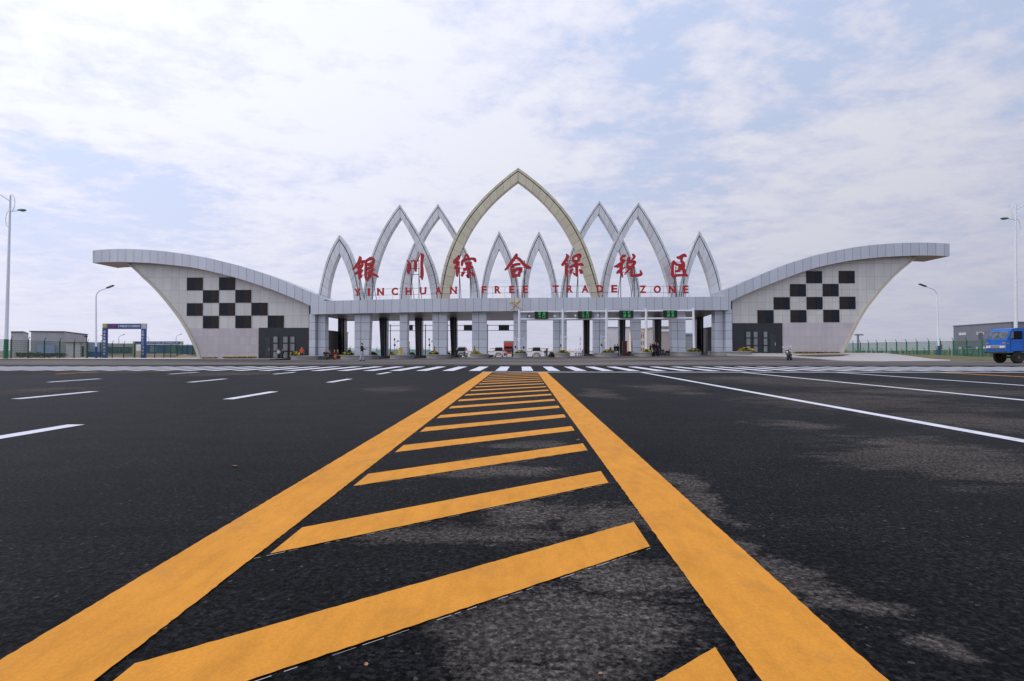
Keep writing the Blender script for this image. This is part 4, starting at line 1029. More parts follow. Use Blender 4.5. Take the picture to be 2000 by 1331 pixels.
for pts, lab in (([(396, 699, 701.5), (424, 698.7, 701.2)], 'short strip of yellow-green hedge at the foot of the left wing'), ([(436, 698.2, 701), (500, 697.6, 700.4)], 'longer strip of yellow-green hedge at the foot of the left wing, near its doors'),
                 ([(1552, 688, 691.2), (1640, 688.6, 692.6)], 'strip of yellow-green hedge along the foot of the right wing')):
    (u0, t0, b0), (u1, t1, b1) = pts; rnd = random.Random(int(u0)); mb = MB(); Y = 66.6
    c = P((u0 + u1) / 2, (b0 + b1) / 2, Y)
    for i in range(int((u1 - u0) * 22)):
        s = rnd.random(); u = u0 + (u1 - u0) * s; top = P(u, t0 + (t1 - t0) * s, Y); bot = P(u, b0 + (b1 - b0) * s, Y)
        p = bot.lerp(top, rnd.random() ** 0.7) + Vector((0, rnd.uniform(-.3, .25), rnd.uniform(0, .05))); q = rnd.uniform(0.05, 0.12)
        n_ = Matrix.Rotation(rnd.uniform(0, 6), 3, 'Z') @ Matrix.Rotation(rnd.uniform(-1, 1), 3, 'X')
        mb.face([n_ @ Vector(v) * q + p - c for v in ((-.6, -.4, 0), (.6, -.4, 0), (.5, .5, 0), (-.5, .5, 0))], rnd.choice((0, 0, 1, 2)))
    o = mb.build('hedge', [M_ly, M_lg, M_ld]); o.location = c; tag(o, lab, 'hedge')

# ------------------------------------------------------------------ white sign gantry with LED boards, in front of the fascia
YS = 64.4
poles = [(1014.4, 606.5, 686), (1099.2, 606, 685), (1184.4, 605.5, 684), (1262, 604.5, 683), (1354, 603.5, 682)]
c0 = P(1184, 690, YS)
gan = thing('sign_gantry', (c0.x, YS, gz(c0.x, YS)), 'white pipe gantry carrying four black lane boards in front of the right lanes', 'sign gantry')
for u, vt, vb in poles:
    a, c = P(u, vt, YS), P(u + (2 if u > 1300 else 0.3), vb, YS)
    b_ = MB(); b_.tube([(c.x, YS, gz(c.x, YS) + 0.3), (a.x, YS, a.z)], 0.14, 12); b_.lathe((a.x, YS, a.z), [(0.16, 0), (0.16, 0.05), (0.05, 0.09)], 12)
    b_.build('pole', M_white, gan, True)
for va, vc in ((609.6, 607.2), (624.2, 622.0)):
    a, c = P(1014, va, YS), P(1356, vc, YS); b_ = MB(); b_.tube([(a.x, YS, a.z), (c.x, YS, c.z)], 0.1, 10); b_.build('crossbar', M_white, gan, True)
led = [(1044.2, 1070.8, 608.8, 622.8, '\u76f4\u901a', '\u5361\u53e3', 'first'), (1128.8, 1155.8, 608, 622.2, '\u4e09\u53f7', '\u5361\u53e3', 'second'), (1210, 1237, 607, 621.4, '\u884c\u653f', '\u901a\u9053', 'third'), (1295.4, 1322, 606.4, 620.6, '\u8d27\u68c0', '\u901a\u9053', 'last')]
for a, c, vt, vb, l1, l2, w_ in led:
    p0, p1 = P(a, vb, YS - .2), P(c, vt, YS - .2)
    t = thing('lane_board', ((p0.x + p1.x) / 2, YS - .2, p0.z), 'black lane board with green lit Chinese writing, %s from the left on the gantry' % w_, 'lane board', 'lane boards on the white gantry')
    b_ = MB(); b_.box(p0.x, p1.x, YS - .3, YS - .11, p0.z, p1.z); b_.build('housing', M_black, t)
    w = p1.x - p0.x; h = p1.z - p0.z
    for r_, txt in enumerate((l1, l2)):
        for c_ in range(2):
            text_obj('lit_character', txt[c_], h * 0.40, (p0.x + w * (0.36 + 0.32 * c_), YS - .315, p1.z - h * (0.27 + 0.46 * r_)), M_led, t, 0.012, w * 0.2, 0.02)
for u, v, lab in ((1034, 618.8, 'small white camera on the gantry, left of the first lane board'), (1083, 618.6, 'small white camera on the gantry, just left of its second pole'), (1123.6, 617.8, 'small white camera on the gantry, left of the second lane board'), (1167, 617.4, 'small white camera on the gantry, just left of its third pole')):
    p = P(u, v, YS); o = MB(); z1 = P(u, 623.4, YS).z - p.z
    o.tube([(0, 0, z1), (0, 0, 0)], 0.025, 6); o.cbox((0, -0.1, 0.05), (0.2, 0.38, 0.18)); o.lathe((0, -0.29, 0.05), [(0.07, 0), (0.07, -0.05)], 8, 0, 'y')
    q = o.build('camera', M_white); q.location = p; tag(q, lab, 'camera', 'white cameras on the gantry')
# thin camera poles on the islands
for u, vt, lab, s in ((1006.4, 658, 'thin white camera pole on the centre island, left of the gantry pole', 1), (1023.6, 659, 'thin white camera pole on the centre island, right of the gantry pole', -1), (1094.6, 655, 'thin white camera pole left of the second gantry pole', 1), (1174, 654, 'thin white camera pole left of the third gantry pole', 1), (1192.6, 661, 'thin white camera pole right of the third gantry pole', -1)):
    p = P(u, 690, 65); z0 = gz(p.x, 65) + 0.3; t = thing('camera_pole', (p.x, 65, z0), lab, 'camera pole', 'camera poles on the islands'); zt = P(u, vt, 65).z
    b_ = MB(); b_.tube([(p.x, 65, z0), (p.x, 65, zt)], 0.05, 8); b_.build('pole', M_white, t)
    b_ = MB(); b_.tube([(p.x, 65, zt - .25), (p.x + .55 * s, 64.9, zt - .2)], 0.03, 6); b_.build('arm', M_white, t)
    b_ = MB(); b_.ell((p.x + .6 * s, 64.85, zt - .28), (0.2, 0.14, 0.14), 10, 6); b_.cbox((p.x + .05 * s, 64.85, zt - 1.2), (0.16, 0.16, 0.3), 1); b_.build('lamp_head', [M_white, M_black], t)
# rear gantry over the left lanes, seen from behind
YB2 = 88.0
c0 = P(880, 690, YB2); rg = thing('sign_gantry', (c0.x, YB2, gz(c0.x, YB2)), 'thin dark gantry seen from behind through the left lanes', 'sign gantry')
for u in (762.6, 831, 874.4, 952.4, 1004):
    a = P(u, 634, YB2); b_ = MB(); b_.tube([(a.x, YB2, gz(a.x, YB2)), (a.x, YB2, a.z)], 0.07, 8); b_.build('pole', M_steel, rg)
for v in (636.6, 646.6):
    a, c = P(759, v, YB2), P(1005, v - 0.8, YB2); b_ = MB(); b_.tube([(a.x, YB2, a.z), (c.x, YB2, c.z)], 0.05, 8); b_.build('crossbar', M_rail, rg)
for a, c, w_ in ((797.6, 806.4, 'nearest the left wing'), (906, 923, 'in the middle'), (974, 994.4, 'nearest the centre column')):
    p0, p1 = P(a, 645.4, YB2 - .1), P(c, 635, YB2 - .1); b_ = MB(); b_.box(p0.x, p1.x, YB2 - .25, YB2 - .05, p0.z, p1.z); b_.box(p0.x + .1, p1.x - .1, YB2 - .29, YB2 - .25, p0.z + .1, p1.z - .1)
    o = b_.build('lane_board', M_black); cc = Vector(((p0.x + p1.x) / 2, YB2 - .15, p0.z))
    for v in o.data.vertices: v.co -= cc
    o.location = cc; tag(o, 'black back of a lane board on the rear gantry, the one ' + w_, 'lane board', 'lane boards on the rear gantry')
# barrier arms, bollards, boxes
for u0, u1, v, lab in ((1031, 1068, 681.6, 'barrier arm lowered across the lane right of the centre column'), (957, 1001, 681.4, 'barrier arm lowered across the lane left of the centre column')):
    Y = 117.0; a, c = P(u0, v, Y), P(u1, v, Y); g = gz(c.x, Y)
    t = thing('barrier_gate', (c.x, Y, g), lab, 'barrier gate', 'barrier gates')
    b_ = MB(); b_.box(c.x - .18, c.x + .18, Y - .15, Y + .15, g, c.z + 0.1); b_.build('post', M_dcol, t)
    b_ = MB(); b_.box(a.x, c.x + .4, Y - .2, Y - .155, a.z - .06, a.z + .06)
    b_.build('arm', M_steel, t)
for u0, u1, vt, vb, m, nm, lab, cat in ((779, 783.6, 680, 697, M_yellowp, 'ticket_post', 'upright yellow post against the second gate column', 'post'), (794.6, 799, 668, 699, M_brown, 'wooden_cabinet', 'tall red brown wooden cabinet beside the second gate column', 'cabinet'),
                                        (1216, 1224, 666.6, 694, M_brown, 'wooden_cabinet', 'tall red brown wooden cabinet in front of a dark leg, right of the centre', 'cabinet')):
    Y = 66.4 if nm == 'ticket_post' else 70.5; p0, p1 = P(u0, vb, Y), P(u1, vt, Y); g = gz(p0.x, Y) + 0.1; b_ = MB(); x0, x1 = p0.x, p1.x; zt = p1.z
    c = Vector(((x0 + x1) / 2, Y, g)); w = (x1 - x0) / 2; h = zt - g
    b_.box(-w, w, -.2, .3, 0, h * .96); b_.box(-w - .04, w + .04, -.24, .34, h * .96, h); b_.box(-w + .05, w - .05, -.215, -.2, h * .55, h * .9); b_.box(-w - .03, w + .03, -.23, .33, 0, .08)
    o = b_.build(nm, m); o.location = c; tag(o, lab, cat)

# ------------------------------------------------------------------ street lamps
def big_lamp(u, vb, vt, Y, side, label):
    b0 = P(u, vb, Y); top = P(u, vt, Y); x = b0.x; g = gz(x, Y); H = top.z - g; k = H / 18.0
    t = thing('street_lamp', (x, Y, g), label, 'street lamp', 'tall twin-arm street lamps')
    lean = 0.25 * k
    X = lambda z: x + lean * (z / H)
    b_ = MB(); b_.tube([(x, Y, g), (X(H * .5), Y, g + H * .5), (X(H), Y, g + H)], [.2 * k, .15 * k, .085 * k], 12); b_.build('pole', M_white, t, True)
    b_ = MB(); b_.tube([(x, Y, g), (X(H * .125), Y, g + H * .125)], [.23 * k, .21 * k], 12); b_.build('green_band', M_green, t, True)
    b_ = MB(); s = side
    b_.tube([(X(H * .965), Y, g + H * .965), (X(H) - s * 1.6 * k, Y, g + H * 1.02), (X(H) - s * 3.0 * k, Y, g + H * 1.09)], [.07 * k, .055 * k, .04 * k], 8)
    b_.tube([(X(H * .9), Y, g + H * .9), (X(H) + s * .45 * k, Y, g + H * .905), (X(H) + s * .95 * k, Y, g + H * .908)], .05 * k, 8)
    b_.tube([(X(H) + s * .5 * k * math.sin(a) , Y, g + H * (.955 + .055 * math.cos(a))) for a in [i * math.pi / 8 for i in range(9)]], .035 * k, 6)
    b_.tube([(X(H) - s * .5 * k * math.sin(a) , Y, g + H * (.855 + .055 * math.cos(a))) for a in [i * math.pi / 8 for i in range(9)]], .035 * k, 6)
    b_.build('arm', M_white, t, True)
    for hx, hz in ((-s * 3.4 * k, H * 1.105), (s * 1.3 * k, H * .91)):
        b_ = MB(); b_.ell((X(H) + hx, Y, g + hz), (.48 * k, .26 * k, .13 * k), 12, 8); b_.ell((X(H) + hx + .1 * (1 if hx > 0 else -1), Y, g + hz - .05 * k), (.3 * k, .19 * k, .13 * k), 10, 6, 1)
        b_.build('lamp_head', [mat('green_lamp_housing', srgb(70, 130, 110), 0.4), M_pane], t, True)
    return t
big_lamp(11, 703, 382, 61, 1, 'tall white twin-arm street lamp with a green foot at the left edge')
big_lamp(1984, 700, 400, 62, -1, 'tall white twin-arm street lamp rising behind the blue truck')
def small_lamp(u, vb, vt, Y, s, label, group='single-arm street lamps by the fences', foot=True, lean=0):
    b0 = P(u, vb, Y); x = b0.x; top = P(u + lean, vt, Y); z0 = gz(x, Y); z1 = top.z; xt = top.x
    t = thing('street_lamp', (x, Y, z0), label, 'street lamp', group)
    b_ = MB(); pts = [(x, Y, z0), (xt, Y, z1 - 1.3)] + [(xt + s * 1.0 * (1 - math.cos(a)), Y, z1 - 1.3 + 1.05 * math.sin(a)) for a in (0.35, 0.7, 1.05, 1.35)] + [(xt + s * 1.7, Y, z1 + .05)]
    b_.tube(pts, [.13, .085] + [.07] * 4 + [.06], 8); b_.build('pole', M_white if foot else M_rail, t, True)
    if foot:
        b_ = MB(); b_.tube([(x, Y, z0), (x + (xt - x) * .14, Y, z0 + 1.6)], [.16, .15], 8); b_.build('blue_band', mat('blue_band_paint', srgb(28, 66, 120), 0.5), t, True)
    b_ = MB(); b_.cbox((xt + s * 2.0, Y, z1 + .18), (1.0, .32, .16), 0, Matrix.Rotation(-s * .35, 3, 'Y')); b_.build('lamp_head', M_steel, t)
small_lamp(187.8, 698, 563, 78, 1, 'slim single-arm street lamp beside the blue banner archway')
small_lamp(1834, 697, 560, 80, -1, 'slim single-arm street lamp behind the right fence', lean=-4)
for u, vt, s, lab in ((208, 657, -1, 'far tiny street lamp seen under the left side of the banner archway'), (232, 655, 1, 'far tiny street lamp seen under the right side of the banner archway'), (291, 657, -1, 'far tiny street lamp left of the two over the blue hoarding'), (344, 654, 1, 'far tiny street lamp near the curved edge of the left wing')):
    small_lamp(u, 690, vt, 230, s, lab, 'far tiny street lamps on the left', False)
p = P(168.5, 690, 100); t = thing('floodlight', (p.x, 100, gz(p.x, 100)), 'dark floodlight on a thin pole beside the pale warehouse', 'floodlight')
b_ = MB(); b_.tube([(p.x, 100, gz(p.x, 100)), (p.x, 100, P(168, 659, 100).z)], .05, 6); b_.build('pole', M_steel, t)
b_ = MB(); b_.cbox((p.x, 99.9, P(168, 657.5, 100).z), (.42, .25, .3)); b_.build('lamp', M_black, t)

# ------------------------------------------------------------------ green mesh fences
def fence(label, pts, m, group):
    """pts: list of (x, y, z0, z1) posts"""
    t = thing('mesh_fence', (pts[0][0], pts[0][1], pts[0][2]), label, 'mesh fence', group)
    for k, (x, y, z0, z1) in enumerate(pts):
        b_ = MB(); b_.tube([(x, y, z0 - .3), (x, y, z1), ], .085, 8); s = 1 if x < 0 else -1
        b_.tube([(x, y, z1), (x + s * .3, y - .15, z1 + .42)], .04, 6); b_.build('post', m, t)
    for (x0, y0, a0, b0), (x1, y1, a1, b1) in zip(pts, pts[1:]):
        b_ = MB(); n = 30
        def pt(f, h): return Vector((x0 + (x1 - x0) * f, y0 + (y1 - y0) * f, (a0 + .12) * (1 - f) + (a1 + .12) * f + h * ((b0 - a0) * (1 - f) + (b1 - a1) * f - .2)))
        for i in range(1, n):
            b_.tube([pt(i / n, 0), pt(i / n, 1)], .0125, 3, 0, False)
        for j in range(9): b_.tube([pt(0, j / 8), pt(1, j / 8)], .0125 if j % 8 else .03, 3, 0, False)
        for hh in (.16, .36): b_.tube([Vector((x0, y0, b0 + hh)), Vector((x1, y1, b1 + hh))], .006, 3, 0, False)
        b_.build('mesh_panel', m, t)
def fence_px(us, ends, X, n_extra=0):
    (u0, t0, b0), (u1, t1, b1) = ends; out = []
    for u in us:
        f = (u - u0) / (u1 - u0); vt = t0 + (t1 - t0) * f; vb = b0 + (b1 - b0) * f
        Y = abs(X) * F / abs(u - 1016); p, q = P(u, vb, Y), P(u, vt, Y); out.append((q.x, Y, p.z, q.z))
    return out
fl = fence_px([-40, -8, 22, 55.5, 87, 117, 145, 171, 196.4, 219.4, 242, 263, 283, 302.4, 320.4, 333.6, 346, 356, 366, 376, 385], [(22, 663.4, 699.6), (346, 675, 698.6)], 67.0)
fence('dark green wire mesh fence with cranked post tops along the left side', fl, M_dgreen, 'green mesh fences')
frr = fence_px([1640, 1652, 1666, 1680.4, 1696.4, 1713, 1731, 1751, 1770.4, 1791, 1814, 1837, 1862, 1888, 1918, 1952, 1990, 2040], [(1680, 669.6, 693.6), (1918, 664.6, 698.4)], 64.0)
fence('green wire mesh fence with cranked post tops along the right side', frr, M_green, 'green mesh fences')
rear = []
for u in [672, 684, 697, 710, 722, 735, 748, 761, 774, 787, 800, 813, 826, 838]:
    p = P(u, 697, 112); rear.append((p.x, 112.0, gz(p.x, 112), P(u, 679.6 + (u - 672) * .018, 112).z))
fence('far green mesh fence seen between the left gate columns', rear, mat('pale_green_wire', srgb(120, 160, 146), .6), 'green mesh fences')
M_bar = mat('teal_hoarding', srgb(150, 182, 176), 0.7)
b_ = MB(); p0, p1 = P(736, 690, 118), P(842, 690, 118); b_.box(p0.x, p1.x, 118, 118.15, gz(p0.x, 118), P(790, 683.4, 118).z)
for k in range(14): b_.box(p0.x + (p1.x - p0.x) * k / 14, p0.x + (p1.x - p0.x) * k / 14 + .12, 117.9, 118, gz(p0.x, 118), P(790, 683, 118).z)
o = b_.build('hoarding', M_bar); c = Vector(((p0.x + p1.x) / 2, 118, -.34))
for v in o.data.vertices: v.co -= c
o.location = c; tag(o, 'low pale teal hoarding behind the far fence, left lanes', 'hoarding')
# ------------------------------------------------------------------ vehicles
M_blue = mat('blue_truck_paint', srgb(22, 102, 196), 0.35, 0.0, 0.1, 1.5, 0.15)
M_whitec = mat('white_van_paint', srgb(190, 184, 176), 0.35, 0.0, 0.06)
M_silverc = mat('silver_van_paint', srgb(150, 150, 150), 0.35, 0.2, 0.06)
M_wind = mat('windscreen_glass', srgb(96, 104, 106), 0.12, 0.0, 0.75, 3.0, spec=0.35)
M_dwind = mat('dark_car_glass', srgb(26, 28, 30), 0.3, 0.0, 0.3, 2, spec=0.12)
M_chrome = mat('bright_trim', srgb(196, 198, 204), 0.25, 0.6, 0.05)
M_amber = mat('amber_lens', srgb(196, 128, 70), 0.3); M_lens = mat('headlight_lens', srgb(226, 228, 232), 0.15)
M_redp = mat('red_truck_paint', srgb(190, 62, 44), 0.4, 0.0, 0.1); M_chassis = mat('grimy_chassis', srgb(42, 38, 36), 0.8, 0.0, 0.3, 4)
def bevel(o, w):
    md = o.modifiers.new('bevel', 'BEVEL'); md.width = w; md.segments = 2; md.limit_method = 'ANGLE'; md.angle_limit = R(35); return o
def wheel(parent, c, r, w, axis, mrim=None):
    b_ = MB(); b_.lathe(c, [(r * .55, -w / 2), (r * .9, -w / 2), (r, -w * .32), (r, w * .32), (r * .9, w / 2), (r * .55, w / 2)], 20, 0, axis)
    o = b_.build('wheel', M_tyre, parent, True)
    b_ = MB(); b_.lathe(c, [(r * .2, -w * .53), (r * .5, -w * .40), (r * .58, -w * .53), (r * .58, w * .53), (r * .5, w * .40), (r * .2, w * .53)], 16, 0, axis); b_.build('rim', mrim or M_rim, o, True)
    return o
YT = 44.0; XT = (1953 - 1016) / 25.0; WT = 1.9; gT = gz(XT + 2, YT)
tr = thing('truck', (XT + 1, YT + WT / 2, gT), 'bright blue flat-fronted truck driving in from the right edge', 'truck')
prof = [(0.02, .86), (0, 1.45), (.05, 1.84), (.36, 2.5), (.46, 2.66), (.72, 2.73), (1.62, 2.73), (1.8, 2.66), (1.86, 2.4), (1.86, .98)]
arc = [(.98 + .56 * math.cos(a), .5 + .56 * math.sin(a)) for a in [math.pi * k / 10 for k in range(1, 10)] if True]
prof += [(1.56, .9)] + [q for q in arc if q[1] > .86] + [(.4, .9)]
pt = lambda x, z, y: Vector((XT + x, y, z + gT * 0 + gT))
b_ = MB(); b_.prism([pt(x, z - gT * 0, YT) for x, z in prof], [pt(x, z, YT + WT) for x, z in prof]); bevel(b_.build('cab', M_blue, tr), .045)
n_ = Vector((-(2.5 - 1.84), 0, .31)).normalized() * .02
def wsq(z0, z1, y0, y1, off=1.0):
    f = lambda z: .05 + .31 * (z - 1.84) / .66
    return [Vector((XT + f(z0), y0, z0 + gT)) + n_ * off, Vector((XT + f(z0), y1, z0 + gT)) + n_ * off, Vector((XT + f(z1), y1, z1 + gT)) + n_ * off, Vector((XT + f(z1), y0, z1 + gT)) + n_ * off]
b_ = MB(); q = wsq(1.90, 2.47, YT + .1, YT + WT - .1); b_.prism(q, [p - n_ * 2 for p in q]); o = b_.build('windscreen', M_wind, tr)
b_ = MB(); q = wsq(1.92, 2.45, YT + .93, YT + .97, 1.6); b_.prism(q, [p - n_ for p in q]); b_.tube([wsq(1.93, 2, YT + .5, 0, 2.2)[0], wsq(2.1, 2.2, YT + .95, 0, 2.2)[0]], .012, 5); b_.build('wiper', M_black, o)
def side_panel(x0, x1, z0, z1, m, name, par=tr, off=.018, skew=0.0):
    b_ = MB(); f_ = [Vector((XT + x0, YT - off, z0 + gT)), Vector((XT + x1, YT - off, z0 + gT)), Vector((XT + x1, YT - off, z1 + gT)), Vector((XT + x0 + skew, YT - off, z1 + gT))]
    b_.prism(f_, [p + Vector((0, .04, 0)) for p in f_]); return b_.build(name, m, par)
dr = side_panel(.36, 1.28, .96, 1.86, M_blue, 'door', off=.012)
side_panel(.42, 1.22, 1.86, 2.5, M_dwind, 'window', dr, .016, .24); side_panel(1.02, 1.18, 1.62, 1.66, M_black, 'handle', dr, .03)
side_panel(1.42, 1.66, 1.95, 2.45, M_dwind, 'window')
for x0, x1, z0, z1 in ((.345, .36, .98, 1.86), (1.28, 1.295, .98, 2.5), (.36, 1.28, .95, .965)): side_panel(x0, x1, z0, z1, M_black, 'door_seam', dr, .014)
side_panel(.5, .9, .56, .62, M_chassis, 'step', tr, .03); side_panel(.06, .2, 1.5, 1.58, M_amber, 'indicator', tr, .02)
for ya in (0,):
    b_ = MB(); b_.box(XT - .035, XT + .05, YT + .03, YT + WT - .03, 1.16 + gT, 1.42 + gT); gr = bevel(b_.build('grille', M_chrome, tr), .015)
    b_ = MB(); b_.box(XT - .045, XT - .03, YT + .55, YT + WT - .55, 1.2 + gT, 1.38 + gT); b_.build('slot', mat('grille_slot_plastic', srgb(150, 132, 132), .5), gr)  # dull pinkish grey strip on the grille front marks the slot
for y in (YT + .22, YT + .42, YT + WT - .22, YT + WT - .42):
    b_ = MB(); b_.lathe((XT - .02, y, 1.26 + gT), [(.085, -.06), (.085, .02)], 12, 0, 'x'); b_.build('headlight', M_lens, tr)
for y0 in (YT + .08, YT + WT - .3):
    b_ = MB(); b_.box(XT - .03, XT + .03, y0, y0 + .22, 1.52 + gT, 1.62 + gT); b_.build('indicator', M_amber, tr)
b_ = MB(); b_.box(XT - .16, XT + .06, YT - .02, YT + WT + .02, .78 + gT, .94 + gT); bevel(b_.build('bumper', mat('worn_bumper', srgb(74, 66, 64), .6, .2, .35, 3), tr), .03)
b_ = MB(); b_.box(XT + .02, XT + .25, YT + .05, YT + WT - .05, .9 + gT, 1.14 + gT); b_.box(XT + .2, XT + 6, YT + .45, YT + .65, .62 + gT, .82 + gT); b_.box(XT + .2, XT + 6, YT + WT - .65, YT + WT - .45, .62 + gT, .82 + gT); b_.box(XT + .9, XT + 1.06, YT + .2, YT + WT - .2, .4 + gT, .52 + gT); b_.box(XT + 2.1, XT + 3.0, YT + .1, YT + .5, .55 + gT, .95 + gT)
b_.build('chassis', M_chassis, tr)
for x in (.98, 4.5):
    for y in (YT + .16, YT + WT - .16): wheel(tr, (XT + x, y, .46 + gT), .46, .3, 'y')
b_ = MB(); b_.box(XT + 2.0, XT + 5.9, YT - .05, YT + WT + .05, 1.05 + gT, 1.2 + gT)
for x0, x1, y0, y1 in ((2.0, 5.9, -.05, 0), (2.0, 5.9, WT, WT + .05), (2.0, 2.06, 0, WT), (5.84, 5.9, 0, WT)): b_.box(XT + x0, XT + x1, YT + y0, YT + y1, 1.2 + gT, 1.75 + gT)
b_.build('cargo_bed', M_blue, tr)
for y, s in ((YT + WT, 1), (YT, -1)):
    b_ = MB(); x0 = XT - .12 if s > 0 else XT + .2; yy = y + s * .35; z0 = 2.15 + gT
    b_.tube([(XT + .3, y - s * .05, 2.5 + gT), (x0 + .1, yy, z0 + .32), (x0 + .1, yy, z0 - .3), (XT + .15, y - s * .05, 1.95 + gT)], .016, 6); o = b_.build('mirror', M_black, tr)
    b_ = MB(); b_.cbox((x0, yy, z0), (.06, .4, .6) if s > 0 else (.05, .2, .42)); bevel(b_.build('mirror_housing', mat('mirror_back', srgb(90, 94, 104), .5), o), .02)

def van(u, Y, paint_, label, group, w=1.7, h=2.12):
    x = (u - 1016) / F * Y; g = gz(x, Y); t = thing('van', (0, 0, 0), label, 'van', group)
    rings = [(0.0, .36, .92, .72, .66), (.12, .30, .99, .80, .74), (.5, .28, 1.06, .82, .76), (.62, .28, 1.08, .83, .78), (1.12, .28, 1.72, .83, .70), (1.4, .28, 1.90, .83, .66), (3.6, .28, 1.90, .83, .62), (3.95, .32, 1.72, .81, .64), (4.05, .4, 1.0, .78, .72)]
    b_ = MB(); n = 10
    for y, zb, zt, hw, hwt in rings:
        zm = min(1.0, zt - .06); k = h / 1.92
        for px_, pz in ((-hw * .9, zb), (-hw, zb + .15), (-hw, zm * .9), (-hwt, zt - .05), (-hwt * .85, zt), (hwt * .85, zt), (hwt, zt - .05), (hw, zm * .9), (hw, zb + .15), (hw * .9, zb)):
            b_.v.append(Vector((px_ * w / 1.66, y, pz * k)))
    for i in range(len(rings) - 1):
        for j in range(n): b_.f.append((i * n + j, i * n + (j + 1) % n, (i + 1) * n + (j + 1) % n, (i + 1) * n + j)); b_.mi.append(0)
    b_.f += [tuple(range(n))[::-1], tuple((len(rings) - 1) * n + j for j in range(n))]; b_.mi += [0, 0]
    b_.build('body', paint_, t, True); k = h / 1.92; kw = w / 1.66
    b_ = MB(); q = [Vector((-.76 * kw, .62, 1.08 * k)), Vector((.76 * kw, .62, 1.08 * k)), Vector((.66 * kw, 1.13, 1.74 * k)), Vector((-.66 * kw, 1.13, 1.74 * k))]; nn = Vector((0, -.66, .51)).normalized() * .035
    b_.prism([p + nn for p in q], [p - nn for p in q]); b_.build('windscreen', M_dwind, t)
    for s in (-1, 1):
        b_ = MB(); b_.cbox((s * .58 * kw, .03, .80 * k), (.24, .12, .15)); b_.build('headlight', M_lens, t)
        b_ = MB(); b_.cbox((s * .92 * kw, .95, 1.18 * k), (.14, .08, .18)); b_.build('mirror', M_black, t)
        for y in (.72, 3.25): wheel(t, (s * .7 * kw, y, .3), .3, .2, 'x')
        b_ = MB(); q = [(s * .835 * kw, 1.3, 1.1 * k), (s * .835 * kw, 3.6, 1.1 * k), (s * .70 * kw, 3.5, 1.7 * k), (s * .70 * kw, 1.6, 1.7 * k)]; b_.prism([Vector(p) for p in q], [Vector(p) - Vector((s * .03, 0, 0)) for p in q]); b_.build('window', M_dwind, t)
    b_ = MB(); b_.box(-.6 * kw, .6 * kw, -.04, .06, .44 * k, .54 * k); b_.box(-.45 * kw, .45 * kw, -.035, .04, .70 * k, .80 * k); b_.build('grille', M_chassis, t)
    b_ = MB(); b_.box(-.23, .23, -.055, -.03, .5, .62); b_.build('number_plate', mat('number_plate_face', srgb(196, 186, 150), .5), t)
    t.location = (x, Y, g); t.rotation_euler = (0, 0, 0)
    return t
van(973.6, 110, M_whitec, 'white minivan coming through the lane just left of the centre column, red truck behind', 'minivans in the lanes')
van(1048.2, 110, M_whitec, 'white minivan coming through the lane just right of the centre column', 'minivans in the lanes')
van(900.5, 108, M_silverc, 'silver minivan half hidden behind a dark leg, with people standing by it', 'minivans in the lanes')
# red lorry behind
YR_ = 140.0; x = (993 - 1016) / F * YR_; g = gz(x, YR_); t = thing('lorry', (x, YR_, g), 'tall red lorry with a grey box behind the white minivan, left of the centre', 'lorry')
b_ = MB(); b_.box(x - 1.15, x + 1.15, YR_, YR_ + 1.9, g + .6, g + 2.9); bevel(b_.build('cab', M_redp, t), .08)
b_ = MB(); b_.box(x - 1.02, x + 1.02, YR_ - .05, YR_ + .1, g + 1.65, g + 2.35); b_.build('windscreen', M_dwind, t)
b_ = MB(); b_.box(x - .8, x + .8, YR_ - .06, YR_ + .1, g + .95, g + 1.45); b_.build('grille', M_chassis, t)
b_ = MB(); b_.box(x - 1.18, x + 1.18, YR_ - .12, YR_ + .3, g + .45, g + .8); b_.build('bumper', M_redp, t)
b_ = MB(); b_.box(x - 1.1, x + 1.1, YR_ + .2, YR_ + 1.6, g + 2.9, g + 3.25); bevel(b_.build('roof_deflector', M_redp, t), .1)
b_ = MB(); b_.box(x - 1.25, x + 1.25, YR_ + 2.2, YR_ + 11, g + 1.0, g + 3.75); b_.build('cargo_box', mat('grey_container', srgb(120, 126, 136), .6), t)
for s in (-1, 1):
    for y in (1.0, 4.2, 9.5): wheel(t, (x + s * 1.0, YR_ + y, g + .5), .5, .3, 'x')
    b_ = MB(); b_.cbox((x + s * .9, YR_ - .1, g + .95), (.35, .08, .2)); b_.build('headlight', M_lens, t)
# scooter by the right pavement
YM = 55.5; x = (1538.5 - 1016) / F * YM; g = gz(x, YM); t = thing('motor_scooter', (0, 0, 0), 'dark motor scooter standing on the road by the right pavement', 'scooter')
for y in (-.6, .55):
    b_ = MB(); b_.lathe((0, y, .26), [(.14, -.05), (.24, -.055), (.265, 0), (.24, .055), (.14, .05)], 18, 0, 'x'); o = b_.build('wheel', M_tyre, t, True)
    b_ = MB(); b_.lathe((0, y, .26), [(.03, -.07), (.14, -.03), (.14, .03), (.03, .07)], 12, 0, 'x'); b_.build('rim', M_rim, o)
b_ = MB(); b_.tube([(0, -.6, .3), (0, -.5, .7), (0, -.42, 1.0)], .035, 6); b_.tube([(-.32, -.36, 1.06), (-.1, -.42, 1.02), (.1, -.42, 1.02), (.32, -.36, 1.06)], .02, 6); b_.build('handlebar', M_black, t)
b_ = MB(); b_.tube([(0, -.66, .52), (0, -.52, .62), (0, -.44, .9), (0, -.4, 1.0)], [.08, .17, .2, .12], 10, 0, True, .5); b_.tube([(0, -.4, .34), (0, 0, .3), (0, .3, .42), (0, .62, .62)], [.15, .16, .19, .1], 10, 0, True, .7); b_.ell((0, -.6, .55), (.09, .2, .05)); b_.build('body', mat('dark_scooter_paint', srgb(34, 32, 36), .3), t, True)
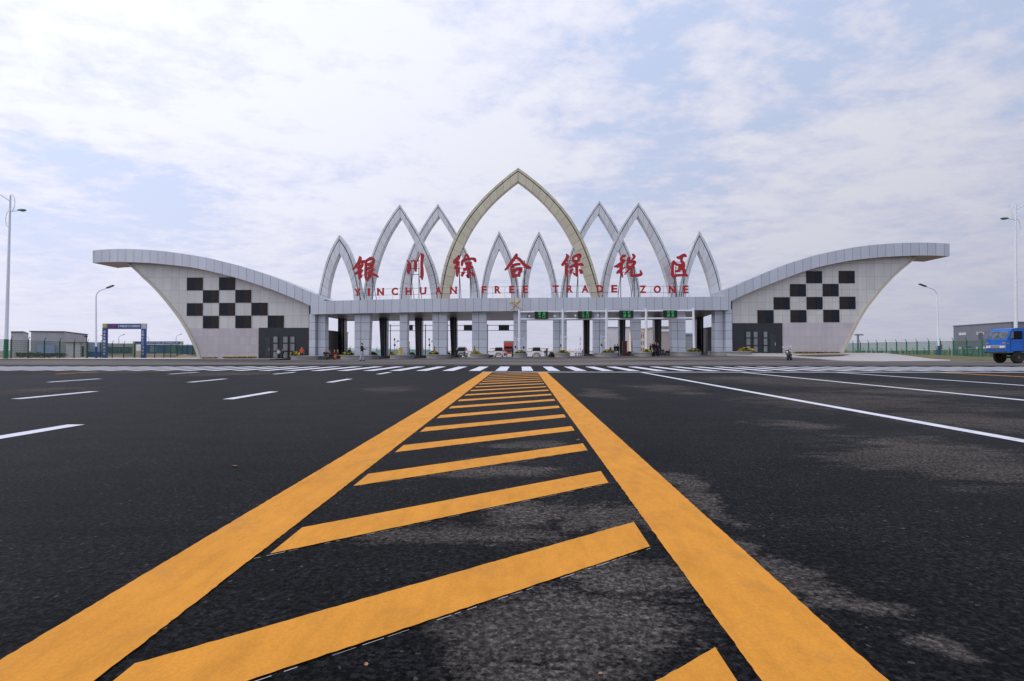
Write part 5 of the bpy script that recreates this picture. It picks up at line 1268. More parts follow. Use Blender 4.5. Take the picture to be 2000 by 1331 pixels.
b_ = MB(); b_.tube([(0, .0, .72), (0, .3, .77), (0, .7, .8)], [.12, .15, .1], 10, 0, True, .45); b_.build('seat', M_black, t, True)
b_ = MB(); b_.ell((0, -.58, .82), (.09, .06, .08)); b_.build('headlight', M_lens, t)
for s in (-1, 1):
    b_ = MB(); b_.tube([(s * .24, -.38, 1.06), (s * .34, -.36, 1.3)], .01, 5); o = b_.build('mirror', M_black, t); b_ = MB(); b_.ell((s * .35, -.36, 1.34), (.08, .02, .055)); b_.build('mirror_glass', M_lens, o)
b_ = MB(); b_.tube([(.12, .3, .25), (.24, .3, 0)], .015, 5); b_.box(-.12, .12, .75, .78, .5, .62); b_.build('stand', M_rim, t)
t.location = (x, YM, g); t.rotation_euler = (0, R(-7), R(-38)); t.scale = (1.0, 1.0, 1.0)

# ------------------------------------------------------------------ people
M_skin = mat('skin', srgb(196, 150, 122), 0.55, 0.0, 0.05, 5); M_hair = mat('black_hair', srgb(22, 19, 18), 0.5); M_shoe = mat('dark_shoes', srgb(30, 28, 28), 0.5)
CLOTH = {}
def cloth(rgb):
    if rgb not in CLOTH: CLOTH[rgb] = mat('cloth_%d_%d_%d' % rgb, srgb(*rgb), 0.85, 0.0, 0.12, 6, bump=0.2, bscale=30)
    return CLOTH[rgb]
def voxel(b_, name, size):
    me = b_.mesh(name, []); ob = bpy.data.objects.new(name, me); COL.objects.link(ob)
    md = ob.modifiers.new('r', 'REMESH'); md.mode = 'VOXEL'; md.voxel_size = size; md.use_smooth_shade = True
    sm = ob.modifiers.new('s', 'SMOOTH'); sm.iterations = 2; sm.factor = 0.5
    bpy.context.view_layer.update()
    out = bpy.data.meshes.new_from_object(ob.evaluated_get(bpy.context.evaluated_depsgraph_get()))
    bpy.data.objects.remove(ob); out.name = name
    out.materials.clear(); out.materials.append(None); out.polygons.foreach_set('use_smooth', [True] * len(out.polygons)); out.update()
    return out
def mid(a, b, t=.5): return Vector(a).lerp(Vector(b), t)
POSES = {}
def pose_meshes(pose):
    if pose in POSES: return POSES[pose]
    fine = pose == 'phone'; vx = .011 if fine else .017
    hip = .92; lean = 0.0
    hipj = {s: Vector((s * .09, 0, hip)) for s in (-1, 1)}
    knee = {s: Vector((s * .10, -.03, .50)) for s in (-1, 1)}; ank = {s: Vector((s * .11, .02, .085)) for s in (-1, 1)}
    elb = {s: Vector((s * .26, .03, 1.12)) for s in (-1, 1)}; hand = {s: Vector((s * .27, -.04, .86)) for s in (-1, 1)}
    up = 0.0
    if pose == 'phone':
        knee[1] = Vector((.10, -.10, .50)); ank[1] = Vector((.11, -.10, .085)); knee[-1] = Vector((-.10, .04, .49)); ank[-1] = Vector((-.11, .16, .09))
        elb[1] = Vector((.25, -.06, 1.12)); hand[1] = Vector((.16, -.34, 1.13)); elb[-1] = Vector((-.25, -.04, 1.12)); hand[-1] = Vector((-.10, -.30, 1.16))
    if pose == 'walk':
        knee[1] = Vector((.10, -.16, .52)); ank[1] = Vector((.10, -.24, .10)); knee[-1] = Vector((-.10, .06, .48)); ank[-1] = Vector((-.10, .30, .14))
        hand[1] = Vector((.27, .16, .88)); hand[-1] = Vector((-.27, -.2, .9)); elb[-1] = Vector((-.26, -.02, 1.12)); elb[1] = Vector((.26, .1, 1.13))
    if pose == 'folded':
        elb = {s: Vector((s * .27, -.06, 1.12)) for s in (-1, 1)}; hand = {-1: Vector((.06, -.2, 1.14)), 1: Vector((-.06, -.22, 1.10))}
    if pose == 'sit':
        d = -.44; hip = .48
        hipj = {s: Vector((s * .09, .1, hip)) for s in (-1, 1)}; knee = {s: Vector((s * .15, -.32, .50)) for s in (-1, 1)}; ank = {s: Vector((s * .14, -.30, .085)) for s in (-1, 1)}
        elb = {s: Vector((s * .27, -.04, .74)) for s in (-1, 1)}; hand = {s: Vector((s * .14, -.28, .62)) for s in (-1, 1)}; up = d
    o_ = Vector((0, .06 if pose == 'sit' else 0, up)); V = lambda x, y, z: Vector((x, y, z)) + o_
    sho = {s: V(s * .185, .01, 1.395) for s in (-1, 1)}
    B = MB(); hc = V(0, -.015, 1.615)
    B.ell(hc, (.076, .096, .118), 18, 14); B.ell(hc + Vector((0, -.035, -.07)), (.055, .062, .05), 14, 10); B.ell(hc + Vector((0, -.1, -.015)), (.015, .024, .026), 8, 6)
    B.ell(hc + Vector((0, -.088, -.062)), (.026, .014, .009), 8, 6)
    for s in (-1, 1): B.ell(hc + Vector((s * .078, .01, -.005)), (.012, .022, .032), 8, 6)
    B.tube([V(0, .012, 1.38), V(0, 0, 1.52)], [.062, .054], 12)
    B.tube([V(0, .0, .9 - (0 if pose != 'sit' else -.02)), V(0, 0, 1.05), V(0, -.005, 1.22), V(0, 0, 1.36), V(0, .005, 1.42)], [.155, .135, .155, .165, .09], 16, 0, True, .66)
    for s in (-1, 1):
        B.tube([sho[s] + Vector((-s * .05, 0, 0)), sho[s], mid(sho[s], elb[s]), elb[s], mid(elb[s], hand[s], .35), hand[s]], [.055, .056, .048, .040, .038, .026], 12)
        B.tube([hipj[s], mid(hipj[s], knee[s], .4), knee[s], mid(knee[s], ank[s], .3), ank[s]], [.088, .080, .056, .056, .038], 14)
        d = (hand[s] - elb[s]).normalized(); side = d.cross(Vector((s, 0, 0))); side = side.normalized() if side.length > .2 else Vector((0, 1, 0)); nrm = side.cross(d)
        pc = hand[s] + d * .045
        B.tube([hand[s], pc, pc + d * .04], [.026, .036, .034], 10, 0, True, .6)
        for k in range(4):
            off = side * (-.027 + .018 * k); l = (.062, .072, .068, .052)[k]; p0 = pc + d * .03 + off; p1 = p0 + d * l * .5; p2 = p1 + d * l * .42 - nrm * s * .012 * (1 + .3 * k)
            B.tube([p0, p1, p2], [.0095, .009, .0075], 7)
        p0 = pc - d * .01 - side * .032; B.tube([p0, p0 - side * .022 + d * .03, p0 - side * .022 + d * .06], [.012, .0105, .008], 7)
    body = voxel(B, 'body', vx)
    Sh = MB()
    Sh.tube([V(0, 0, .86), V(0, 0, 1.05), V(0, -.005, 1.22), V(0, 0, 1.36), V(0, .005, 1.445)], [.180, .165, .182, .188, .085], 18, 0, True, .68)
    for s in (-1, 1): Sh.tube([sho[s] + Vector((-s * .07, 0, -.01)), sho[s] + Vector((0, 0, .0)), mid(sho[s], elb[s]), elb[s], mid(elb[s], hand[s], .45), mid(elb[s], hand[s], .9)], [.072, .074, .064, .056, .052, .044], 12)
    shirt = voxel(Sh, 'jacket', vx + .002)
    T = MB(); T.tube([hipj[-1] * .5 + hipj[1] * .5 + Vector((0, 0, -.10)), hipj[-1] * .5 + hipj[1] * .5 + Vector((0, 0, .08))], [.165, .160], 16, 0, True, .7)
    for s in (-1, 1): T.tube([hipj[s], mid(hipj[s], knee[s], .4), knee[s], mid(knee[s], ank[s], .4), ank[s] + Vector((0, 0, .0))], [.104, .096, .074, .070, .064], 14)
    trous = voxel(T, 'trousers', vx + .002)
    Fo = MB()
    for s in (-1, 1): Fo.ell(ank[s] + Vector((s * .01, -.055, -.04)), (.048, .135, .045), 12, 8)
    Hh = MB()
    Hh.ell(hc + Vector((0, .022, .030)), (.086, .098, .104), 18, 12)
    shoes = Fo.mesh('shoes', [None], smooth=True); hair = Hh.mesh('hair', [None], smooth=True)
    E_ = MB()
    for s in (-1, 1): E_.ell(hc + Vector((s * .03, -.088, .008)), (.011, .008, .007), 8, 6)
    eyes = E_.mesh('eyes', [None])
    Cp = MB(); Cp.lathe(hc + Vector((0, .01, .055)), [(.092, 0), (.094, .03), (.128, .065), (.11, .088), (.02, .096)], 18); Cp.ell(hc + Vector((0, -.1, .055)), (.075, .06, .01), 12, 6)
    cap = Cp.mesh('cap', [None], smooth=True)
    POSES[pose] = dict(body=body, jacket=shirt, trousers=trous, shoes=shoes, hair=hair, eyes=eyes, cap=cap)
    return POSES[pose]
def person(u, Y, px_h, pose, rz, top_c, leg_c, label, group=None, cap=None, bottom=None, seat=0.0):
    ms = pose_meshes(pose); x = (u - 1016) / F * Y; g = gz(x, Y) + seat
    k = px_h * Y / F / (1.73 if pose != 'sit' else 1.29)
    t = thing('person', (x, Y, g), label, 'person', group); t.rotation_euler = (0, 0, R(rz)); t.scale = (k, k, k)
    for nm, m in (('body', M_skin), ('jacket', cloth(top_c)), ('trousers', cloth(leg_c)), ('shoes', M_shoe), ('hair', M_hair), ('eyes', M_black)) + ((('cap', cloth(cap)),) if cap else ()):
        if nm == 'eyes' and pose != 'phone': continue
        o = bpy.data.objects.new(nm, ms[nm]); COL.objects.link(o); o.parent = t
        o.material_slots[0].link = 'OBJECT'; o.material_slots[0].material = m
    return t
BK, WH, DB, OR_, JE = (30, 28, 30), (214, 216, 222), (36, 40, 66), (214, 92, 44), (176, 182, 206)
wk = person(706, 53.6, 35.5, 'phone', 90, (26, 24, 26), JE, 'man in a black jacket and pale jeans looking at a phone, alone on the road', None)
b_ = MB(); b_.cbox((.03, -.42, 1.20), (.075, .012, .15), 0, Matrix.Rotation(.7, 3, 'X')); o = b_.build('phone', M_black); o.location = wk.location; o.rotation_euler = wk.rotation_euler; o.scale = wk.scale
tag(o, 'dark phone held in both hands by the man in the black jacket', 'phone')
wing_g, right_g, lane_g = 'people by the left wing', 'uniformed people on the right', 'people in the lanes'
person(541.5, 66.0, 20.5, 'folded', 40, WH, BK, 'person in a white shirt and dark trousers by the left wing door', wing_g)
person(549.6, 66.1, 20.5, 'stand', -30, (58, 40, 40), BK, 'person in dark clothes facing the white shirted one by the left wing', wing_g)
person(587.4, 65.9, 24.5, 'stand', 10, OR_, DB, 'worker in an orange vest behind the flower bush by the left wing', wing_g)
person(634, 63.4, 20, 'sit', 30, (52, 52, 60), (40, 46, 44), 'person in grey sitting at the foot of the first pier, leftmost of four', wing_g)
person(641, 63.6, 19, 'sit', -20, (96, 70, 58), (46, 52, 40), 'person in a brown top sitting second of four by the left pier', wing_g)
person(652, 63.9, 19.5, 'sit', 20, (88, 30, 30), BK, 'person in a dark red top sitting third of four by the left pier', wing_g)
person(657.6, 63.6, 20, 'sit', -40, (52, 40, 40), OR_, 'person in orange trousers sitting last in the row of four by the left pier', wing_g)
person(681.5, 64.6, 17, 'sit', 60, BK, BK, 'person in black sitting on the island behind the yellow flower bush', wing_g, seat=0.35)
person(891.5, 66.5, 19.5, 'stand', 0, BK, BK, 'person all in black standing in front of the silver minivan', lane_g)
person(912.4, 105, 16.6, 'stand', 170, WH, (60, 62, 70), 'person in a white shirt beside the silver minivan', lane_g)
person(907, 104, 15, 'walk', 120, (70, 58, 62), BK, 'person in dark clothes walking between the silver minivan and the white shirt', lane_g)
person(989.6, 104, 13, 'stand', 0, (140, 130, 136), BK, 'person in a grey top beside the white minivan, in front of the red lorry', lane_g)
person(1064.6, 130, 13.2, 'stand', 0, DB, BK, 'person in dark uniform just right of the second white minivan', lane_g)
for u, hh, c, lab in ((1124.4, 15.6, WH, 'person in a white shirt, leftmost of the group by the right lanes'), (1130, 15.6, WH, 'person in a white shirt, second of the group by the right lanes'), (1134.2, 15.2, (226, 206, 210), 'person in a pale pink shirt, third of the group by the right lanes'), (1138.4, 16, BK, 'person in black, rightmost of the group by the right lanes')):
    person(u, 116 + random.random() * 2, hh, 'stand', random.uniform(-40, 40), c, BK, lab, lane_g)
person(1111.6, 110, 15.4, 'stand', 0, WH, DB, 'person in white behind the island right of the centre, upper body showing', lane_g)
person(1200.6, 70, 22.5, 'folded', 30, (26, 28, 36), (26, 28, 36), 'person in dark uniform by the third gantry pole, left of two', right_g)
person(1205.6, 70.2, 23, 'stand', -30, (34, 34, 40), (26, 28, 36), 'person in dark uniform by the third gantry pole, right of two', right_g)
person(1194.6, 82, 17, 'stand', 0, WH, BK, 'person half hidden behind the flower bush by the third gantry pole', right_g)
person(1269.4, 65.4, 25, 'walk', 60, (34, 34, 38), (28, 28, 34), 'officer with a white-topped cap, leftmost of four on the right', right_g, WH)
person(1275.4, 64.6, 29, 'stand', 40, (24, 24, 28), (24, 24, 30), 'tall officer with a white-topped cap, second of four on the right', right_g, (210, 200, 200))
person(1279.6, 65.2, 28, 'stand', -20, (40, 26, 28), (24, 24, 30), 'person in dark brown jacket with a red cap, third of four on the right', right_g, (120, 50, 50))
person(1284, 64.8, 25.6, 'stand', -60, (26, 28, 62), (26, 26, 56), 'person in navy blue, rightmost of four on the right', right_g)
person(1293.2, 95, 19, 'stand', 0, (34, 34, 32), BK, 'person in dark clothes behind the right island, left of two', right_g)
person(1308, 95, 20, 'stand', 0, (60, 40, 34), BK, 'person in dark brown behind the right island, right of two', right_g)

# ------------------------------------------------------------------ buildings and boards far behind
def quad_building(t, pts, zb, zt, m, name='wall'):
    """upright walls on a ground outline"""
    b_ = MB(); n = len(pts); lo = [Vector((x, y, zb)) for x, y in pts]; hi = [Vector((x, y, zt)) for x, y in pts]
    for i in range(n): j = (i + 1) % n; b_.face([lo[i], lo[j], hi[j], hi[i]])
    b_.face(hi); return b_.build(name, m, t)
def rect_pts(a, b, depth):
    a = Vector(a); b = Vector(b); d = (b - a).normalized(); nrm = Vector((-d.y, d.x)) * depth
    return [tuple(a), tuple(b), tuple(b + nrm), tuple(a + nrm)]
XY = lambda u, Y: ((u - 1016) / F * Y, Y)
M_corr = mat('pale_corrugated_sheet', srgb(164, 167, 173), 0.6, 0.0, 0.08, 0.3, 0.16, seam=(0.6, 0, 0, 0, 0.05), seamcol=srgb(168, 169, 178))
M_blueb = mat('blue_banner_cloth', srgb(50, 80, 136), 0.7, 0.0, 0.12, 0.6); M_blueh = mat('blue_hoarding_sheet', srgb(50, 96, 150), 0.6, 0.0, 0.12, 0.6, seam=(0.5, 0, 0, 0, 0.05), seamcol=srgb(36, 74, 122))
M_wt = mat('white_lettering', srgb(208, 212, 224), 0.6); M_teal = mat('dark_teal_board', srgb(34, 66, 84), 0.6, 0.0, 0.2); M_limeg = mat('lime_green_board', srgb(150, 170, 92), 0.6)
M_roofd = mat('dark_roof_edge', srgb(70, 72, 80), 0.6)
gB = -0.34
c = XY(115, 140); d = XY(161, 165); a = XY(48, 137.2); t = thing('warehouse', (c[0], c[1], gB), 'pale corrugated warehouse beyond the left fence', 'warehouse')
far = (a[0] + d[0] - c[0], a[1] + d[1] - c[1]); zt = 1 + 36.4 * 140 / F
quad_building(t, [a, c, d, far], gB, zt, M_corr); o = quad_building(t, [(a[0] - .2, a[1] - .3), (c[0] + .3, c[1] - .3), (d[0] + .3, d[1]), far], zt, zt + .22, M_roofd, 'roof')
b_ = MB(); p0 = XY(62, 136.9); p1 = XY(96, 138.8); b_.prism([Vector((p0[0], p0[1] - .1, gB)), Vector((p1[0], p1[1] - .1, gB)), Vector((p1[0], p1[1] - .1, 2.4)), Vector((p0[0], p0[1] - .1, 2.4))], [Vector((p0[0], p0[1] + .2, gB)), Vector((p1[0], p1[1] + .2, gB)), Vector((p1[0], p1[1] + .2, 2.4)), Vector((p0[0], p0[1] + .2, 2.4))]); b_.build('plinth_panel', mat('light_blue_sheet', srgb(150, 172, 208), .6), t)
t = thing('shed', (*XY(26, 110), gB), 'pale shed behind the big lamp at the left edge', 'shed'); zt = 1 + 38 * 110 / F
quad_building(t, [XY(8, 110), XY(33, 110), XY(43, 122), XY(10, 124)], gB, zt - .2, M_corr); quad_building(t, [XY(7.4, 109.8), XY(33.4, 109.8), XY(43.6, 122), XY(10, 124)], zt - .2, zt, M_roofd, 'roof')
t = thing('site_cabin', (*XY(133, 118), gB), 'white site cabin with a dark door beyond the left fence', 'site cabin')
quad_building(t, [XY(119, 118), XY(147, 118), XY(152, 124), XY(124, 124)], gB, 1 + 15.5 * 118 / F, mat('white_cabin_sheet', srgb(206, 206, 210), .6, 0, .08))
b_ = MB(); p = XY(150.4, 121.6); b_.box(p[0] - .3, p[0] + .12, 120.6, 122, gB, 1.9); b_.build('door', M_black, t)
b_ = MB(); p0 = XY(118.5, 117.9); p1 = XY(147.4, 117.9); zt = 1 + 15.5 * 118 / F; b_.box(p0[0], p1[0], 117.7, 124.2, zt, zt + .15); b_.build('roof', M_roofd, t)
t = thing('site_board', (*XY(176, 120), gB), 'pale blue site notice board left of the banner archway', 'notice board'); p0, p1 = XY(162.5, 120), XY(189.5, 120)
b_ = MB(); b_.box(p0[0], p1[0], 120, 120.2, 1 - 2 * .11, 1 + 16.5 * 120 / F); b_.build('panel', mat('pale_blue_board', srgb(150, 168, 190), .6, 0, .35, .9), t)
b_ = MB(); b_.box(p0[0], p1[0], 119.95, 120.25, gB, 1 - 2 * .11); b_.build('plinth', M_blueb, t)
# banner archway
YA = 100.0; t = thing('banner_archway', (*XY(234, YA), gB), 'blue banner archway with white Chinese writing beyond the left fence', 'banner archway'); zv = lambda v, Y: 1 + (685 - v) * Y / F
def slab_px(nm, u0, u1, v0, v1, m, par, Y=YA, th=.35, dy=0):
    b_ = MB(); a, c_ = XY(u0, Y), XY(u1, Y); b_.box(a[0], c_[0], Y + dy, Y + dy + th, max(gB, zv(v1, Y)), zv(v0, Y)); return b_.build(nm, m, par)
pl = slab_px('post', 190.6, 199.4, 640, 700, M_blueb, t); pr = slab_px('post', 268, 276.8, 642, 700, M_blueb, t)
bm = slab_px('banner', 199.6, 268.2, 632, 642.6, M_blueb, t); slab_px('emblem_panel', 191, 199.6, 632, 640, M_limeg, t); slab_px('emblem_panel', 268, 277.6, 631.8, 642, mat('pale_grey_board', srgb(176, 174, 178), .6), t)
a = XY(211, YA); text_obj('lettering', '\u94f6\u5ddd\u7efc\u4fdd', .42, (a[0], YA - .03, zv(637.2, YA)), mat('dull_red_lettering', srgb(176, 60, 72), .6), bm, .02, 1.9, .03)
a = XY(244, YA); text_obj('lettering', '\u5de5\u7a0b\u5efa\u8bbe\u65bd\u5de5\u9879\u76ee\u90e8\u6b22\u8fce', .42, (a[0], YA - .03, zv(637, YA)), M_wt, bm, .02, 4.0, .02)
for par, uc, s_ in ((pl, 195.4, '\u5b89\u5168\u7b2c\u4e00\u8d28\u91cf\u4e3a\u672c'), (pr, 271.8, '\u6587\u660e\u65bd\u5de5\u6587\u660e\u5efa\u8bbe')):
    for k, ch in enumerate(s_):
        a = XY(uc, YA); text_obj('lettering', ch, .4, (a[0], YA - .03, zv(648 + 6.2 * k, YA)), M_wt, par, .02, .42, .02)
t = thing('site_wall', (*XY(226, 130), gB), 'grey and dark teal site wall seen through the banner archway', 'site wall')
slab_px('wall', 199, 251, 671, 696, mat('grey_site_wall', srgb(160, 166, 166), .7, 0, .15), t, 130, .3); 
for u0, u1 in ((200, 232), (235, 256)): slab_px('panel', u0, u1, 678, 690, M_teal, t, 130, .1, -.1)
for u, ch in ((217, '\u5b89'), (225, '\u5168'), (238.6, '\u65bd'), (248.6, '\u5de5')): text_obj('lettering', ch, 1.0, (XY(u, 129.8)[0], 129.85, zv(684, 130)), mat('faded_lettering', srgb(96, 128, 138), .6), t, .02, .9)
t = thing('banner_gantry', (*XY(300, 126), gB), 'low blue banner gantry over a blue hoarding, right of the banner archway', 'banner gantry')
bm = slab_px('banner', 256, 346, 667, 672.4, M_blueb, t, 126, .4); text_obj('lettering', '\u5b89\u5168\u751f\u4ea7\u6587\u660e\u65bd\u5de5\u4fdd\u8bc1\u8d28\u91cf\u786e\u4fdd\u5de5\u671f', .36, (XY(310, 126)[0], 125.96, zv(669.7, 126)), M_wt, bm, .02, 7.2)
for u0, u1 in ((251.6, 256), (346, 350.4)): slab_px('post', u0, u1, 667, 697, M_limeg, t, 126, .4)
t = thing('hoarding', (*XY(310, 128), gB), 'mottled blue site hoarding under the low banner gantry', 'hoarding'); slab_px('panel', 277, 346, 673, 691, mat('mottled_blue_board', srgb(62, 104, 140), .6, 0, .45, .35), t, 128, .2)
for u0, u1, m in ((287, 299, mat('pale_blue_poster', srgb(126, 152, 176), .6, 0, .2, 1.5)), (306, 318, M_blueh), (326, 337, mat('green_poster', srgb(96, 142, 128), .6, 0, .3))): slab_px('poster', u0, u1, 676, 688, m, t, 128, .05, -.05)
t = thing('hoarding', (*XY(366, 122), gB), 'plain bright blue sheet hoarding at the foot of the left wing curve', 'hoarding'); slab_px('panel', 346, 390, 674.4, 692.6, M_blueh, t, 122, .12); slab_px('top_rail', 346, 390, 673.4, 674.4, M_wt, t, 122, .15, -.02)
for u, w, v, lab in ((300, 34, 689.6, 'low earth mound in front of the mottled blue hoarding'), (354, 22, 691, 'low earth mound in front of the bright blue hoarding'), (226, 20, 692.6, 'low earth mound in front of the dark teal site wall')):
    x, y = XY(u, 112); wx = w / F * 112; hz_ = zv(v, 112) - gB; b_ = MB(); nx = 24; ny = 12; rnd = random.Random(u)
    for j in range(ny + 1):
        for i in range(nx + 1):
            fx, fy = i / nx * 2 - 1, j / ny * 2 - 1; e = max(0, 1 - fx * fx) * max(0, 1 - fy * fy)
            b_.v.append(Vector((fx * wx, fy * 3, hz_ * e ** .8 * (.75 + .5 * mnoise.noise(Vector((fx * 3 + u, fy * 2, 0)))))))
    for j in range(ny):
        for i in range(nx): q = j * (nx + 1) + i; b_.f.append((q, q + 1, q + nx + 2, q + nx + 1)); b_.mi.append(0)
    o = b_.build('earth_mound', M_dirt, smooth=True); o.location = (x, y, gB - .05); tag(o, lab, 'earth mound', 'earth mounds beyond the left fence')
# right-hand side
M_gwall = mat('slate_grey_sheet', srgb(112, 116, 128), 0.55, 0.1, 0.05, 0.3, 0.06, seam=(0.9, 0, 0, 0, 0.03), seamcol=srgb(98, 102, 114))
a = XY(1853, 139); c = XY(1963, 120); d = (c[0] + 60, 120.0); e = (c[0] + 62, 139.0); g = gz(104, 120); zt = 1 + 55.6 * 120 / F
t = thing('warehouse', (c[0], c[1], g), 'slate grey warehouse with white lettering beyond the right fence', 'warehouse'); w_ = quad_building(t, [c, d, e, a], g, zt - .25, M_gwall)
quad_building(t, [(c[0] - .1, c[1] - .1), (d[0], d[1] - .1), e, (a[0] - .1, a[1])], zt - .25, zt, mat('slate_parapet', srgb(84, 88, 102), .5), 'parapet')
ang = math.atan2(c[1] - a[1], c[0] - a[0]); dirw = Vector((c[0] - a[0], c[1] - a[1], 0)).normalized(); nn = Vector((dirw.y, -dirw.x, 0)) * .06
for u, vv, s_, wd in ((1871, 652.4, 'labelok', 2.7), (1905.6, 651, 'Labelor', 2.6)):
    f = None
    k = (u - 1016) / F; s = (k * a[1] - a[0]) / (dirw.x - k * dirw.y); p = Vector((a[0], a[1], 0)) + dirw * s
    text_obj('lettering', s_, .75, (p.x + nn.x, p.y + nn.y, 1 + (685 - vv) * p.y / F), M_wt, t, .03, wd, .03, ang)
for u in (1899, 1911.6, 1866):
    k = (u - 1016) / F; s = (k * a[1] - a[0]) / (dirw.x - k * dirw.y); p = Vector((a[0], a[1], 0)) + dirw * s
    b_ = MB(); b_.cbox((p.x + nn.x, p.y + nn.y, 1.1), (.9, .1, 1.5), 0, Matrix.Rotation(ang, 3, 'Z')); o = b_.build('window', M_wt, t)
    b_ = MB(); b_.cbox((p.x + nn.x * 1.9, p.y + nn.y * 1.9, .85), (.7, .05, .85), 0, Matrix.Rotation(ang, 3, 'Z')); b_.build('pane', M_gwall, o)
Yb = 92.0; t = thing('notice_board', (*XY(1881.6, Yb), gz(70, Yb)), 'notice board with a blue top and pink picture behind the right fence', 'notice board'); a0, c0_ = XY(1875, Yb), XY(1888, Yb); zz_ = lambda v: 1 + (685 - v) * Yb / F
b_ = MB(); b_.box(a0[0], c0_[0], Yb, Yb + .1, zz_(690), zz_(677)); b_.build('panel', mat('pale_board', srgb(190, 196, 206), .6), t)
b_ = MB(); b_.box(a0[0], c0_[0], Yb - .03, Yb, zz_(680), zz_(677)); b_.build('header', mat('violet_blue_board', srgb(76, 84, 168), .6), t)
b_ = MB(); b_.box(a0[0] + .1, c0_[0] - .1, Yb - .03, Yb, zz_(686), zz_(680.4)); b_.build('picture', mat('pink_picture', srgb(184, 130, 170), .6, 0, .25, 2), t)
for x in (a0[0], c0_[0] - .08):
    b_ = MB(); b_.box(x, x + .08, Yb + .1, Yb + .18, gz(70, Yb) - .1, zz_(678)); b_.build('post', M_dgreen, t)
Yp = 112.0; p = XY(1670, Yp); g = gz(p[0], Yp); t = thing('sign_post', (p[0], Yp, g), 'grey T-shaped post by the curved edge of the right wing', 'sign post')
b_ = MB(); b_.tube([(p[0], Yp, g), (p[0], Yp, 1 + 30 * Yp / F)], .2, 8); b_.build('post', M_rail, t); b_ = MB(); b_.cbox((p[0] + .2, Yp, 1 + 30.4 * Yp / F), (1.6, .3, .26)); b_.build('board', M_rail, t)
Yp = 90.0; p = XY(1829, Yp); g = gz(p[0], Yp); t = thing('warning_sign', (p[0], Yp, g), 'small red sign behind the right fence, beside the slim lamp', 'sign')
b_ = MB(); b_.tube([(p[0], Yp, g), (p[0], Yp, 1 + 4 * Yp / F)], .04, 6); b_.build('post', M_rail, t); b_ = MB(); b_.box(p[0] - .16, p[0] + .16, Yp - .08, Yp - .03, 1 + 2 * Yp / F, 1 + 12 * Yp / F); b_.build('board', mat('faded_red_board', srgb(190, 96, 90), .6, 0, .3, 4), t)
lowf = []
for k in range(16):
    y = 74 + k * 2.8; lowf.append((68.5, y, gz(68, y), gz(68, y) + 1.35))
fence('low green mesh fence running behind the taller right fence', lowf, M_green, 'green mesh fences')
# buildings seen through the right lanes
def block(label, cat, u0, u1, vt, Y, m, roof, depth=14, vb=None):
    a0, c0_ = XY(u0, Y), XY(u1, Y); t = thing('building', ((a0[0] + c0_[0]) / 2, Y, gB), label, cat); zt = 1 + (685 - vt) * Y / F
    b_ = MB(); b_.box(a0[0], c0_[0], Y, Y + depth, gB, zt); b_.build('wall', m, t)
    b_ = MB(); b_.box(a0[0] - .2, c0_[0] + .2, Y - .2, Y + depth, zt, zt + .3); b_.build('roof', roof, t); return t, a0[0], c0_[0], zt
t, x0, x1, zt = block('pale grey building seen through the lane right of the third gantry pole', 'building', 1186, 1238, 641, 170, mat('pale_grey_render', srgb(196, 193, 198), .7, 0, .08), M_rail)
for k in range(3):
    for u in (1230.6,):
        xx = XY(u, 170)[0]; b_ = MB(); b_.box(xx, xx + 1.0, 169.9, 170.1, 1.2 + k * 2.4 - .6, 2.6 + k * 2.4 - .6); b_.build('window', mat('blue_grey_glass', srgb(110, 130, 150), .3), t)
t, x0, x1, zt = block('cream building with rows of windows seen beside the fourth gantry pole', 'building', 1248, 1282, 644, 150, mat('cream_render', srgb(222, 202, 168), .7, 0, .12), mat('cream_cornice', srgb(196, 172, 136), .7))
for r_ in range(3):
    for k in range(6):
        xx = x0 + .3 + k * (x1 - x0 - .5) / 6; z = .8 + r_ * 1.75; b_ = MB(); b_.box(xx, xx + .36, 149.9, 150.1, z, z + .95); b_.build('window', mat('grey_window_glass', srgb(112, 110, 112), .3), t)
b_ = MB(); b_.box(x0 - .1, x1 + .1, 149.7, 150, zt - .9, zt - .65); b_.build('cornice', mat('cream_cornice', srgb(196, 172, 136), .7), t)
t, x0, x1, zt = block('taupe wall with a white band, seen between the dark leg and the last gate column', 'building', 1284, 1318, 640.4, 125, mat('taupe_render', srgb(158, 146, 140), .7, 0, .08), mat('olive_cornice', srgb(140, 136, 122), .7))
b_ = MB(); b_.box(x0 - .05, x1 + .05, 124.8, 125, 1 + 37 * 125 / F, 1 + 41 * 125 / F); b_.build('band', M_wt, t)
t, x0, x1, zt = block('low grey building with a blue roof, seen right of the last gate column', 'building', 1336, 1372, 656.4, 132, mat('pale_block_wall', srgb(150, 152, 156), .7, 0, .15, seam=(0, .9, 0, 0, .06), seamcol=srgb(120, 122, 128)), M_rail)
b_ = MB(); b_.box(x0 - .3, x1 + .3, 131.6, 134, zt + .3, 1 + 34 * 132 / F); b_.build('roof_sheet', mat('pale_blue_roof', srgb(140, 172, 196), .5), t)
Yp = 165.0; p = XY(1133.4, Yp); t = thing('mast', (p[0], Yp, gB), 'thin red and white lattice mast seen between gate columns', 'mast'); 
for k in range(8):
    z0 = gB + k * .72; b_ = MB(); b_.tube([(p[0] - .12, Yp, z0), (p[0] + .12, Yp, z0 + .72)], .03, 4); b_.tube([(p[0] + .12, Yp, z0), (p[0] - .12, Yp, z0 + .72)], .03, 4)
    for s in (-1, 1): b_.tube([(p[0] + s * .15, Yp, z0), (p[0] + s * .15, Yp, z0 + .72)], .045, 5)
    b_.build('segment', M_wt if k % 2 else mat('pale_red_paint', srgb(204, 130, 130), .6), t)
Yp = 120.0
